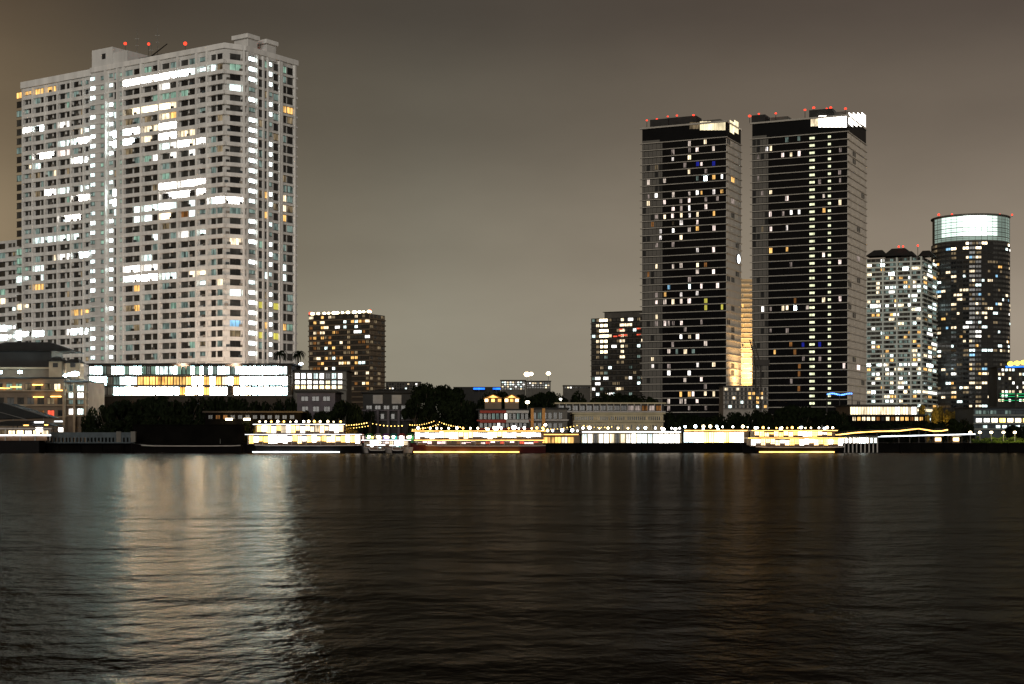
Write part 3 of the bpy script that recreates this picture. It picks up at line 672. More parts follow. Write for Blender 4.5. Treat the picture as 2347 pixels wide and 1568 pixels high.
# dark planted terrace and sheds under the white tower
t = thing('retaining_wall', 'black planted retaining wall at the water below the white tower', 'wall', (X(410, 345), 345, GZ))
mb = MB(); mb.box(X(306, 345), X(560, 345), 344.4, 346, GZ, Z(975, 345), 'quay_dark'); part(t, 'wall', mb)
mb = MB(); mb.box(X(304, 345), X(562, 345), 344.1, 346.3, Z(975, 345), Z(973, 345), 'quay_dark'); part(t, 'coping', mb)
t = thing('balustrade', 'blue grey concrete balustrade on the quay at the left', 'balustrade', (X(200, 338), 338, GZ))
xa, xb = X(92, 338.5), X(306, 338.5)
mb = MB(); mb.box(xa, xb, 338.2, 338.8, Z(1003, 338), Z(991, 338), 'quay_blue'); part(t, 'panel', mb)
mb = MB(); mb.box(xa-.1, xb+.1, 338, 339, Z(1016, 338), Z(1013.5, 338), 'quay_blue'); part(t, 'base_rail', mb)
n = 26
for i in range(n+1):
    x = xa+(xb-xa)*i/n; mb = MB(); big = i in (22, 26)
    mb.box(x-(.5 if big else .18), x+(.5 if big else .18), 338.05, 338.95, Z(1013.4, 338), Z(989 if big else 1003.1, 338), 'concrete' if big else 'quay_blue'); part(t, 'post', mb)

def lowrise(name, label, x0, x1, ytop, Y, depth, wall, rows, **k):
    return row_building(name, label, 'building', x0, x1, ytop, Y, depth, wall, rows, **k)
D, G = 'dark_glass', 'grey_glass'
# the hotel at the left edge
t = lowrise('hotel_building', 'brownish low hotel with balconies and pale columns at the left edge of the bank', -60, 152, 868, 385, 22, 'hotel_wall', [
   (880,893,13,9, ch((60,[D,G,'win_cool_dim','win_green']),(110,[D,'win_warm_dim',G]),(200,['win_cool',D,'win_warm']))),
   (912,926,15,8, ch((300,[D,D,'win_warm_dim','grey_glass']))),
   (941,953,14,9, ch((300,[D,'win_red','win_amber_dim',D])))], slab='hotel_trim')
mb = MB(); Y = 388; mb.box(X(-60, Y), X(140, Y), Y, Y+16, Z(868, Y)+.36, Z(846, Y), 'hotel_wall'); part(t, 'upper_storey', mb)
mb = MB(); mb.box(X(-62, Y), X(134, Y), Y-.8, Y+17, Z(846, Y), Z(842, Y), 'hotel_trim'); part(t, 'ledge', mb)
Y = 392; mb = MB(); mb.box(X(-60, Y), X(118, Y), Y, Y+10, Z(842, Y)-.4, Z(805, Y), 'grey_dark'); part(t, 'upper_storey', mb)
mb = MB()
def gable(mb, x0, x1, yb, yt, Y, dep, mat):
    a, b = X(x0, Y), X(x1, Y); zb, zt = Z(yb, Y), Z(yt, Y); i = (b-a)*.28
    mb.add([(a,Y-1,zb),(b,Y-1,zb),(b,Y+dep+1,zb),(a,Y+dep+1,zb),(a+i,Y+dep*.4,zt),(b-i,Y+dep*.4,zt),(b-i,Y+dep*.6,zt),(a+i,Y+dep*.6,zt)], HEX, mat)
gable(mb, -64, 168, 805, 782, 392, 10, 'roof_dark'); part(t, 'roof', mb)
for x0, x1, yt in ((112, 142, 818), (152, 182, 822)):
    Y = 386; mb = MB(); mb.box(X(x0, Y), X(x1, Y), Y, Y+4, Z(868, Y), Z(yt+10, Y), 'hotel_trim'); mb.box(X(x0+9, Y), X(x1-9, Y), Y-.05, Y-.01, Z(842, Y), Z(832, Y), D); part(t, 'turret', mb)
    mb = MB(); gable(mb, x0-4, x1+4, yt+10, yt, Y, 4, 'roof_dark'); part(t, 'roof', mb)
for x, y in ((10, 890), (36, 887), (86, 882), (140, 895), (88, 910), (128, 909)):
    p = at(x, y, 384.5); mb = MB(); mb.box(p[0]-1.2, p[0]+1.2, 384.2, 384.9, p[2]-.12, p[2]+.12, 'strip_amber'); part(t, 'wall_lamp', mb)
for x in (0, 46): 
    p = at(x, 853 if x else 853, 384); mb = MB(); mb.ball(p, .6, 'flood_cool', sz=.6); mb.box(p[0]-.1, p[0]+.1, 384.2, 385.3, p[2]-.1, p[2]+.1, 'steel_dark'); part(t, 'flood_lamp', mb)
t = lowrise('glass_annex', 'two storey glazed annex with tall cream columns beside the brown hotel', 152, 200, 876, 378, 16, 'hotel_wall', [
   (884,896,14,6, ch((300,['win_cool','win_cool_dim',G]))),(899,912,14,6, ch((300,['win_white','win_cool']))),(917,926,14,6, ch((300,[G,'win_cool_dim']))),(937,950,14,6, ch((300,['win_white','win_cool'])))], slab='hotel_trim')
for x in (147, 171, 195):
    mb = MB(); Y = 376.5; mb.box(X(x-2.4, Y), X(x+2.4, Y), Y-.5, Y+.3, GZ, Z(878, Y), 'hotel_trim'); part(t, 'column', mb)
for x, y, r in ((150, 861, .7), (172, 857, 1.25), (162, 858, .9)):
    p = at(x, y, 376); mb = MB(); mb.ball(p, r*.8, 'flood_cool', sz=.55); mb.box(p[0]-.08, p[0]+.08, 375.95, 376.05, p[2]-3.6, p[2]-.2, 'steel_dark'); part(t, 'flood_lamp', mb)
# pier tent and waterside pavilion at the left edge
t = thing('tent_roof', 'dark peaked tent roof with pale piping over the pier at the left edge', 'tent', (X(20, 352), 352, GZ))
mb = MB(); Y = 352
v = [at(-60, 926, Y), at(8, 924, Y), at(112, 957, Y-3), at(-60, 962, Y-3)]
v2 = [(a, b+9, c) for a, b, c in v]
mb.add(v2[:0]+[*v, *v2], [[0,1,2,3],[4,7,6,5],[0,4,5,1],[1,5,6,2],[2,6,7,3],[3,7,4,0]], 'tent_cloth'); part(t, 'canopy', mb)
mb = MB(); mb.tube(at(8, 923.5, Y-.3), at(112, 956.5, Y-3.3), .13, .13, 'steel', 6); mb.tube(at(-40, 934, Y-1.8), at(62, 962, Y-3.8), .1, .1, 'steel', 6); part(t, 'piping', mb)
for x in (-30, 30, 100):
    mb = MB(); p = at(x, 956, Y-2.5); mb.tube((p[0], p[1], GZ), p, .12, .12, 'steel', 6); part(t, 'pole', mb)
t = thing('pier_pavilion', 'waterside pavilion with low dark hip roof and glowing lamps at the left edge', 'pavilion', (X(60, 346), 346, GZ))
mb = MB(); gable(mb, -40, 128, 976, 964, 344, 7, 'roof_dark'); part(t, 'roof', mb)
for x in (-10, 40, 78, 122):
    mb = MB(); mb.tube((X(x, 344.5), 344.5, GZ), (X(x, 344.5), 344.5, Z(976, 344.5)), .12, .12, 'steel_dark', 6); part(t, 'post', mb)
for x, y, w_, h_, m in ((90, 985, 15, 10, 'glow_white'), (139, 985, 9, 9, 'glow_white'), (89, 968, 20, 3, 'strip_white'), (134, 966, 18, 2.4, 'strip_white'), (60, 975, 11, 2.2, 'strip_amber'), (106, 974, 7, 2, 'strip_amber')):
    Y = 343.2; mb = MB(); mb.box(X(x-w_/2, Y), X(x+w_/2, Y), Y-.2, Y+.2, Z(y+h_/2, Y), Z(y-h_/2, Y), m); mb.box(X(x-w_/2, Y)-.1, X(x+w_/2, Y)+.1, Y+.203, Y+.4, Z(y+h_/2, Y)-.1, Z(y-h_/2, Y)+.1, 'steel_dark'); part(t, 'light_box', mb)
# low roofs under the white tower
t = lowrise('river_shed', 'long low dark shed with a brown roof edge and small yellow lamps', 470, 690, 946, 352, 10, 'quay_dark', [(952,960,9,8, ch((700,[D,D,D,'win_amber_dim'])))], roofmat='brown_wall', slab=None)
for x in (525, 566):
    p = at(x, 961, 351); mb = MB(); mb.box(p[0]-.7, p[0]+.7, 350.6, 351.3, p[2]-.2, p[2]+.2, 'lamp_warm'); part(t, 'wall_lamp', mb)
# houses in the middle
lowrise('town_house', 'shuttered grey mauve house partly hidden by dark trees', 681, 768, 900, 372, 14, 'mauve_wall', [(909,919,15,10, ch((900,[D]))),(932,943,13,12, ch((900,[D,G]))),(953,963,13,12, ch((900,[D])))], slab=None)
t = lowrise('town_house', 'dark roofed house with two white louvred shutters and greenish ground floor windows', 832, 956, 901, 378, 14, 'grey_dark', [(930,938,12,8, ch((1000,[D,G,D]))),(949,960,15,9, ch((868,[D,G]),(1000,['win_green','win_green',D])))], slab='mauve_wall')
mb = MB(); gable(mb, 826, 962, 901, 890, 378, 14, 'roof_dark'); part(t, 'roof', mb)
for x in (855, 898):
    mb = MB(); Y = 377.9
    for k in range(10): mb.box(X(x, Y), X(x+22, Y), Y-.12, Y-.02, Z(925-2*k, Y), Z(925-2*k-1.4, Y), 'white_paint')
    part(t, 'shutter', mb)
for x in (842, 866, 890, 914):
    mb = MB(); Y = 376; mb.tube((X(x, Y), Y, GZ), (X(x, Y), Y, Z(940, Y)), .35, .35, 'mauve_wall', 10); part(t, 'column', mb)
t = lowrise('red_hall', 'low hall with red gallery fronts and white panelled windows', 1096, 1212, 941, 366, 14, 'grey_dark', [(948,961,6,3.5, ch((1120,[D,G]),(1300,['win_white',G,G,'win_cool_dim']))),(970,980,6,4, ch((1130,[D,G]),(1300,[G,'win_white',D])))], slab='red_paint', roofmat='roof_dark')
for y0, y1 in ((941, 947), (962, 969)):
    mb = MB(); Y = 365.2; mb.box(X(1100, Y), X(1160, Y), Y-.25, Y+.6, Z(y1, Y), Z(y0, Y), 'red_paint'); part(t, 'gallery_front', mb)
    mb = MB(); mb.box(X(1160.4, Y), X(1212, Y), Y-.25, Y+.6, Z(y1, Y), Z(y0, Y), 'white_paint'); part(t, 'gallery_front', mb)
t = lowrise('white_hall', 'pale two storey hall with orange gate pillars, right of the red gallery hall', 1216, 1300, 938, 367, 14, 'grey_wall', [(946,960,7,5, ch((1300,[G,D,G,'win_cool_dim']))),(970,981,7,5, ch((1300,[G,D])))], slab='white_paint')
for x in (1220, 1246):
    mb = MB(); Y = 365.4; mb.box(X(x-3.4, Y), X(x+3.4, Y), Y-.3, Y+.3, GZ, Z(936, Y), 'orange_paint'); part(t, 'pillar', mb)
t = lowrise('glass_veranda', 'dark glazed veranda on slim posts behind the cream hall', 1276, 1522, 926, 392, 12, 'grey_dark', [(930,941,12,4, ch((1440,[D,D,G]),(1600,[D,G,'win_amber_dim','win_rose_dim'])))], slab='white_paint', roofmat='cream_wall')
for i in range(16):
    mb = MB(); Y = 390.8; x = 1282+i*15.6; mb.tube((X(x, Y), Y, GZ), (X(x, Y), Y, Z(926, Y)), .1, .1, 'white_paint', 6); part(t, 'post', mb)
t = lowrise('cream_hall', 'long cream two storey hall with rows of narrow windows', 1316, 1520, 949, 378, 14, 'cream_wall', [(955,963,2.6,2.2, ch((1340,[D,G]),(1600,[D,D,D,'win_warm_dim']))),(974,984,2.6,4.4, ch((1600,[G,D,'win_warm_dim'])))], slab='cream_wall', roofmat='cream_wall')
# glowing gabled lodges
for i, (x0, x1, lab) in enumerate(((1108, 1152, 'small gabled lodge glowing orange behind the red gallery hall'), (1154, 1192, 'smaller gabled lodge glowing orange, left of the tall lamp'))):
    Y = 398; t = thing('gabled_lodge', lab, 'lodge', (X((x0+x1)/2, Y), Y, GZ), 'glowing gabled lodges')
    mb = MB(); mb.box(X(x0+3, Y), X(x1-3, Y), Y, Y+6, GZ, Z(913, Y), 'hotel_wall'); part(t, 'wall', mb)
    mb = MB(); a, b, c = X(x0, Y), X(x1, Y), X((x0+x1)/2, Y)
    z0, z1 = Z(913, Y), Z(904, Y)
    mb.add([(a,Y-.8,z0),(b,Y-.8,z0),(c,Y-.8,z1),(a,Y+6.6,z0),(b,Y+6.6,z0),(c,Y+6.6,z1)], [[0,1,2],[3,5,4],[0,2,5,3],[2,1,4,5],[1,0,3,4]], 'orange_paint'); part(t, 'roof', mb)
    mb = MB(); mb.add([(a+1,Y-.85,z0+.15),(b-1,Y-.85,z0+.15),(c,Y-.85,z1-.25),(a+1,Y-.81,z0+.15),(b-1,Y-.81,z0+.15),(c,Y-.81,z1-.25)], [[0,1,2],[3,5,4],[0,2,5,3],[2,1,4,5],[1,0,3,4]], 'glow_amber'); part(t, 'gable_light', mb)
    for k in range(3):
        mb = MB(); x = x0+7+k*(x1-x0-14)/2; mb.box(X(x-3.6, Y), X(x+3.6, Y), Y-.15, Y-.01, Z(921, Y), Z(914.5, Y), R.choice(['glow_warm', 'glow_amber'])); part(t, 'window', mb)
# far skyline between the towers
def far(label, x0, x1, ytop, Y, wall, pr, pitch=6, fhp=5, ybot=896):
    def c(x): 
        r = R.random(); return ('win_warm' if r < pr*.4 else 'win_white' if r < pr*.7 else 'win_cool' if r < pr else G if r < .6 else D)
    rows = []; y = ytop+3
    while y+fhp < ybot: rows.append((y, y+fhp*.55, pitch*.6, pitch*.4, c)); y += fhp
    return row_building('office_block', label, 'office block', x0, x1, ytop, Y, 16, wall, rows, slab=None)
far('distant grey office block with two lit floors, behind the bright street lamps', 1148, 1204, 872, 1100, 'grey_wall', .5)
far('distant grey slab block right of the bright street lamps', 1205, 1262, 874, 1080, 'grey_wall', .35)
far('distant low dark block right of the tall lamp pole', 1292, 1354, 884, 1150, 'grey_wall', .25)
far('distant low block under a blue lit sign', 1040, 1146, 888, 1200, 'grey_dark', .15)
far('distant hazy block on the skyline beside the brown tower', 884, 962, 876, 1150, 'grey_wall', .18)
for x, w_, lab in ((1098, 26, 'wide blue lit sign on the distant skyline'), (1138, 17, 'narrow blue lit sign on the distant skyline, nearer the grey office block')):
    Y = 1195; t = thing('lit_sign', lab, 'sign', (X(x, Y), Y, Z(890, Y)))
    mb = MB(); mb.box(X(x-w_/2, Y), X(x+w_/2, Y), Y-.4, Y-.1, Z(893, Y), Z(889, Y), 'sign_blue'); part(t, 'sign_face', mb)
    mb = MB(); mb.box(X(x-w_/2, Y)-.2, X(x+w_/2, Y)+.2, Y-.097, Y+.3, Z(893.4, Y), Z(888.6, Y), 'steel_dark'); mb.box(X(x, Y)-.3, X(x, Y)+.3, Y, Y+.3, GZ, Z(893.4, Y), 'steel_dark'); part(t, 'backing', mb)

# lit glass pavilion and right hand bank
t = lowrise('glass_pavilion', 'long pavilion with a glowing cream glass wall below the pale banded tower', 1948, 2102, 930, 460, 20, 'hotel_wall', [(933,951,11.5,1.2, ch((2040,['glow_cream','glow_cream','win_warm']),(2200,['glow_cream','win_warm','win_white'])))], slab='steel_dark')
t = lowrise('garden_pavilion', 'low terrace front with a few tall lit openings under the cream glass pavilion', 1950, 2120, 953, 452, 6, 'quay_dark', [(956,964,7,4, ch((1985,['win_warm','win_amber']),(1988,[D]),(2004,['glow_cream']),(2020,['win_amber_dim']),(2032,['win_amber',D]),(2044,['glow_cream']),(2150,['win_amber','win_amber_dim','win_warm'])))], slab=None)
lowrise('teal_building', 'blue grey glazed building with white lit top floor at the right edge', 2232, 2400, 936, 430, 18, 'quay_blue', [(941,949,13,4, ch((2420,['glow_cool','win_cool_dim','win_cool','quay_blue']))),(959,968,13,5, ch((2265,['win_white']),(2420,['glow_gold','glow_gold','win_warm_hot']))),(975,981,9,6, ch((2420,['win_cool_dim','win_cool','quay_blue'])))], slab='pale_wall')
far('dark block with green light lines at the right edge', 2285, 2420, 842, 900, 'grey_dark', .4, 8, 10, 930)
for y in (903, 909, 918):
    Y = 897; mb = MB(); t = thing('light_line', {903: 'topmost thin green neon line on the dark block at the right edge', 909: 'middle thin green neon line on the dark block at the right edge', 918: 'lowest thin green neon line on the dark block at the right edge'}[y], 'neon tube', at(2320, y, Y), 'green neon lines')
    mb.box(X(2292, Y), X(2400, Y), Y-.3, Y, Z(y+.6, Y), Z(y-.6, Y), 'sign_green'); part(t, 'tube', mb)
    mb = MB(); mb.box(X(2292, Y), X(2400, Y), Y+.003, Y+1.9, Z(y+.9, Y), Z(y-.9, Y), 'steel_dark'); part(t, 'bracket', mb)
Y = 890; t = thing('lit_sign', 'bright yellow lit sign over the dark block at the right edge', 'sign', at(2334, 833, Y))
mb = MB()
for k in range(3): mb.ball(at(2316+k*15, 834-k*1.6, Y), 1.7, 'sign_yellow', sz=.75)
part(t, 'sign_face', mb); mb = MB(); mb.box(X(2306, Y), X(2356, Y), Y+.5, Y+.8, Z(842, Y), Z(839, Y), 'sign_blue'); mb.box(X(2330, Y)-.4, X(2330, Y)+.4, Y+1, Y+1.6, GZ, Z(833, Y), 'steel_dark'); part(t, 'frame', mb)
# blue lights at the right twin's foot
Y = 660; t = thing('light_line', 'bright blue light chain at the foot of the taller skyscraper', 'light chain', at(1925, 903, Y))
mb = MB()
for k in range(15): mb.ball(at(1897+k*3.9, 903.5-1.6*math.sin(k*.6), Y), .34, 'strip_blue', 8, 5)
part(t, 'bulb', mb, kind='stuff'); mb = MB(); mb.box(X(1895, Y), X(1955, Y), Y+.2, Y+.5, Z(907.5, Y), Z(906.5, Y), 'steel_dark')
for x in (1896, 1925, 1954): mb.box(X(x, Y)-.15, X(x, Y)+.15, Y+.55, Y+.8, GZ, Z(906, Y), 'steel_dark')
part(t, 'rail', mb)
# ------------------------------------------------------------------ boats along the quay
def boat(label, x0, x1, Y, hull_top, decks, roof_y, hullmat='hull_dark', beam=3.2, cat='river boat', group='boats moored along the far bank', lights='strip_white', waterline=None, rail=True, bow=.12, pitch=11):
    """x0 is the bow. decks = [(y floor, y ceiling, chooser, x from, x to)] in the photograph"""
    a, b = X(x0, Y), X(x1, Y); L = b-a; zt = Z(hull_top, Y)
    t = thing('river_boat', label, cat, ((a+b)/2, Y, 0), group)
    mb = MB(); secs = []
    for s, wd, sh in ((0, .04, .55), (bow*.35, .38, .34), (bow, .78, .14), (bow*2, 1, .03), (.6, 1, 0), (.93, .95, .04), (1, .8, .12)):
        x = a+L*s; h = zt + sh*1.0; w_ = beam*wd; k = w_*.72
        secs.append([(x, Y-w_, h), (x+.3*(s < .2), Y-k, -.35), (x+.4*(s < .2), Y, -.7), (x+.3*(s < .2), Y+k, -.35), (x, Y+w_, h)])
    v = [p for sct in secs for p in sct]; f = []
    for i in range(len(secs)-1):
        for j in range(4): f.append([i*5+j, i*5+j+1, i*5+5+j+1, i*5+5+j])
        f.append([i*5+4, i*5, i*5+5, i*5+9])
    f += [[0,4,3,2,1], [len(v)-5+k for k in range(5)]]
    mb.add(v, f, hullmat); part(t, 'hull', mb)
    mb = MB(); 
    for i in range(2, len(secs)-1):
        p, q = secs[i][0], secs[i+1][0]; mb.tube((p[0], p[1]-.06, p[2]-.12), (q[0], q[1]-.06, q[2]-.12), .1, .1, 'hull_white', 6)
    part(t, 'rubbing_strake', mb)
    if waterline:
        mb = MB(); xa, xb, m = waterline; mb.box(X(xa, Y), X(xb, Y), Y-beam-.08, Y-beam+.25, .10, .34, m); part(t, 'light_strip', mb)
    w = Windows(); hw = beam*.86
    for n, (yf, yc, c, xa, xb) in enumerate(decks):
        A0, B0 = X(xa, Y), X(xb, Y); zf, zc = Z(yf, Y), Z(yc, Y)
        mb = MB(); mb.box(A0, B0, Y-hw+.25, Y+hw, zf, zc, 'deck_wood'); cab = part(t, 'cabin', mb); w = Windows()
        mb = MB(); mb.box(A0-.6, B0+.4, Y-hw-.45, Y+hw+.4, zc+.003, zc+.16, 'hull_white'); top = part(t, 'deck' if n < len(decks)-1 else 'roof', mb)
        mb = MB(); mb.box(A0-.6, B0+.4, Y-hw-.53, Y-hw-.453, zc+.03, zc+.13, lights); part(t, 'light_strip', mb, parent=top)  # glowing edge added to draw lines of light along the boats
        fr, l = frame((A0, Y-hw+.25), (B0, Y-hw+.25)); x = xa+2
        while x < xb-pitch*.6:
            m = c(x); 
            if m: w.add(fr, X(x, Y)-A0, X(x+pitch*.84, Y)-A0, zf+R.choice((.25, .5, .7)), zc-R.choice((.12, .2, .35)), .02, m, R.choice((1, 2, 3)), 'deck_wood')
            x += pitch
        w.flush(t, parent=cab)
        x = xa
        while x <= xb:
            mb = MB(); mb.box(X(x, Y)-.05, X(x, Y)+.05, Y-hw-.3, Y-hw-.2, zf, zc, 'hull_white'); part(t, 'post', mb); x += pitch*3
        if rail:
            mb = MB(); mb.box(A0, B0, Y-hw-.34, Y-hw-.301, zf+.75, zf+.81, 'steel'); mb.box(A0, B0, Y-hw-.34, Y-hw-.301, zf+.4, zf+.44, 'steel'); part(t, 'railing', mb)
    if decks:
        xa, xb = decks[-1][3], decks[-1][4]; x = xa+8
        while x < xb:
            mb = MB(); zz = Z(decks[-1][1], Y)+.16; rr = R.uniform(.13, .30); mb.tube((X(x, Y), Y-hw, zz), (X(x, Y), Y-hw, zz+.35), .04, .04, 'steel', 6); mb.ball((X(x, Y), Y-hw, zz+.35+rr*.7), rr, R.choice(['lamp_warm', 'lamp_white', 'lamp_amber', 'lamp_warm']), 8, 6); part(t, 'roof_lamp', mb, parent=top); x += R.uniform(10, 19)  # lamp row added to make the boats' bright band more continuous
    mb = MB(); xs = X(x0+(x1-x0)*.8, Y); mb.tube((xs, Y, Z(roof_y, Y)+.1), (xs, Y, Z(roof_y, Y)+1.1), .06, .04, 'steel', 6); part(t, 'mast', mb)
    return t
gw = ch((5000, ['glow_white', 'glow_white', 'glow_warm', 'glow_gold']))
gw2 = ch((640, ['glow_white', 'glow_gold']), (5000, ['glow_white', 'glow_gold', 'glow_warm', 'win_warm']))
boat('double deck river boat blazing with white and gold light beside the black wall', 556, 832, 331, 1020, [(1019, 997, gw, 574, 828), (995, 974, gw2, 592, 790)], 972, waterline=(585, 782, 'strip_white'))  # glowing waterline strip stands in for light reflected on the water
boat('low white river boat with dim windows, astern of the blazing double deck boat', 820, 948, 334, 1026, [(1025, 1010, ch((5000, ['win_warm', 'win_warm_dim', 'dark_glass', 'glow_white', 'win_rose'])), 838, 940)], 1008, hullmat='hull_white', lights='strip_white', rail=True)
boat('dark hulled river boat with pinkish lower windows and an amber light strip at the waterline', 940, 1250, 332, 1021, [(1020, 1010, ch((1100, ['win_rose', 'win_amber_dim', 'glow_pink']), (5000, ['glow_pink', 'win_rose', 'win_red'])), 958, 1243), (1008.5, 989, ch((5000, ['glow_white', 'glow_warm', 'glow_white'])), 952, 1246)], 987, hullmat='hull_red', waterline=(950, 1190, 'strip_amber'), lights='strip_amber')
boat('gold lit double deck river boat moored left of the white columned pier house', 1700, 1930, 332, 1024, [(1023, 1005, ch((5000, ['glow_white', 'glow_gold', 'glow_warm'])), 1716, 1926), (1003, 988, ch((1800, ['glow_gold', 'glow_warm']), (5000, ['glow_white', 'glow_gold', 'glow_warm'])), 1724, 1908)], 986, waterline=(1735, 1905, 'strip_amber'), lights='strip_amber')
boat('small ferry boat with a glowing white cabin at the left edge', 128, -70, 336, 1000, [(1000, 990, ch((5000, ['glow_white', 'win_warm', 'win_white'])), -60, 112)], 988, hullmat='hull_dark', beam=2.2) if False else None
boat('small open river boat with white deck lights, outside the low white boat', 842, 884, 327, 1031, [(1030, 1021, ch((5000, ['win_cool', 'glow_white', 'dark_glass'])), 849, 880)], 1020, beam=1.3, pitch=6)
boat('tiny river boat with cool lamps, beside the pinkish lit boat', 896, 924, 327, 1031, [(1030, 1022, ch((5000, ['win_cool', 'glow_white', 'stall_teal'])), 901, 921)], 1021, beam=1.1, pitch=6)
boat('dark low barge without lights moored under the black retaining wall', 300, 556, 333, 1021, [], 1018, hullmat='hull_dark', rail=False)

# ferry landing at the far left: floating pontoon with a lit waiting cabin
t = thing('ferry_pontoon', 'floating ferry pontoon with a lit white cabin strip at the left edge', 'pontoon', (X(30, 335), 335, 0))
mb = MB(); mb.box(X(-60, 335), X(96, 335), 333, 337.4, -.6, Z(1010, 335), 'hull_dark'); part(t, 'hull', mb)
mb = MB(); mb.box(X(-60, 335), X(112, 335), 333.4, 337, Z(1009.9, 335), Z(999, 335), 'deck_wood'); part(t, 'cabin', mb)
mb = MB(); mb.box(X(-60, 335), X(126, 335), 332.8, 337.3, Z(984, 335), Z(981, 335), 'hull_white'); part(t, 'roof', mb)
for i in range(9):
    x = -52+i*19; mb = MB(); mb.box(X(x, 335), X(x+14, 335), 333.7, 333.85, Z(997, 335), Z(987, 335), R.choice(['win_white', 'win_warm', 'win_warm_dim', 'glow_warm'])); part(t, 'window', mb)
for i in range(6):
    x = -50+i*34; mb = MB(); mb.box(X(x, 335)-.07, X(x, 335)+.07, 333.2, 333.34, Z(1010, 335), Z(984, 335), 'steel'); part(t, 'post', mb)
mb = MB(); mb.box(X(-60, 335), X(122, 335), 333.1, 333.35, Z(999, 335), Z(996.5, 335), 'strip_white'); part(t, 'light_strip', mb)

# riverside restaurants and pier buildings
lowrise('river_restaurant', 'low riverside restaurant with an amber lit open front, right of the pink lit boat', 1240, 1328, 997, 343, 8, 'hotel_wall', [(1002,1016.5,13,2, ch((1262,['glow_amber','glow_gold']),(1290,['glow_amber','win_amber']),(1330,['win_warm','glow_cream','win_amber'])))], slab=None)
lowrise('pier_house', 'white lit pier house with many slim posts in the middle of the quay', 1332, 1562, 991, 343, 8, 'cream_wall', [(995,1015,9,3.5, ch((1440,['win_cool','glow_cool','win_white','win_warm','grey_glass','glow_white']),(1500,['win_white','glow_white','glow_cool']),(5000,['glow_white','glow_white','win_white'])))], slab='white_paint')
lowrise('promenade_bar', 'long bright promenade bar with white and gold lamps, left of the gold lit boat', 1566, 1716, 988, 345, 8, 'hotel_wall', [(991,1014,10,1.5, ch((1600,['glow_white','glow_cool']),(5000,['glow_white','glow_gold','glow_warm'])))], slab='white_paint')
t = lowrise('pier_house', 'white columned pier house glowing brightly, under a long curved roof at the right', 1924, 2012, 1001, 341, 5, 'cream_wall', [(1004,1017,6,2.6, ch((5000,['glow_white','glow_cool','win_cool_hot','win_cool'])))], slab='white_paint')
for i in range(10):
    mb = MB(); x = 1926+i*9.4; mb.box(X(x, 339.2)-.12, X(x, 339.2)+.12, 339.1, 339.35, -.5, Z(1002, 339.2), 'white_paint'); part(t, 'column', mb)
# long roof with a lit edge
t = thing('pier_roof', 'long upswept pier roof with a glowing amber edge above the white columned pier house', 'roof', (X(2040, 346), 346, GZ))
pts = [(1915, 999), (1960, 993.5), (2010, 990.5), (2060, 989.5), (2085, 986.5), (2106, 984.5), (2122, 987), (2140, 990), (2158, 989.5), (2172, 987)]
mb = MB(); sb = MB()
for (xa, ya), (xb, yb) in zip(pts, pts[1:]):
    Y0, Y1 = 346, 353; p, q = at(xa, ya, Y0), at(xb, yb, Y0)
    v = [p, q, (q[0], Y1, q[2]+.3), (p[0], Y1, p[2]+.3)]; v += [(a, b, c+.35) for a, b, c in v]
    mb.add(v, HEX, 'roof_dark')
    v = [(p[0], Y0-.15, p[2]+.05), (q[0], Y0-.15, q[2]+.05), (q[0], Y0-.003, q[2]+.05), (p[0], Y0-.003, p[2]+.05)]; v += [(a, b, c+.22) for a, b, c in v]
    sb.add(v, HEX, 'strip_amber')
part(t, 'roof_sheet', mb); part(t, 'light_strip', sb)
for x, y in pts[::1]:
    mb = MB(); p = at(x, y, 347); mb.tube((p[0], p[1], GZ), p, .14, .14, 'steel_dark', 6); part(t, 'post', mb)
mb = MB(); mb.tube(at(1960, 1002, 344), at(2235, 995, 344), .11, .11, 'strip_white', 6); part(t, 'handrail_light', mb)

for lab in ('pier_house', 'promenade_bar', 'river_restaurant'):  # glowing fascia and roof lamps added to thicken the quay's band of light
    o = [k for k in COL.objects if k.name == lab][0]; rf = [k for k in COL.objects if k.parent == o and k.name.startswith('roof')][0]
    xa, xb, yt, Y = {'pier_house': (1332, 1562, 991, 343), 'promenade_bar': (1566, 1716, 988, 345), 'river_restaurant': (1240, 1328, 997, 343)}[lab]
    mb = MB(); mb.box(X(xa, Y)+.2, X(xb, Y)-.2, Y-.58, Y-.503, Z(yt, Y)-.02, Z(yt-2, Y), {'pier_house': 'strip_white', 'promenade_bar': 'strip_amber', 'river_restaurant': 'glow_amber'}[lab]); part(o, 'light_strip', mb, parent=rf)
    x = xa+4
    while x < xb:
        mb = MB(); z = Z(yt, Y)+.35; rr = R.uniform(.14, .36); mb.tube((X(x, Y), Y-.2, z), (X(x, Y), Y-.2, z+.4), .04, .04, 'steel', 6); mb.ball((X(x, Y), Y-.2, z+.4+rr*.7), rr, R.choice(['lamp_white', 'lamp_cool', 'lamp_warm']), 8, 6); part(o, 'roof_lamp', mb, parent=rf); x += R.uniform(11, 24)
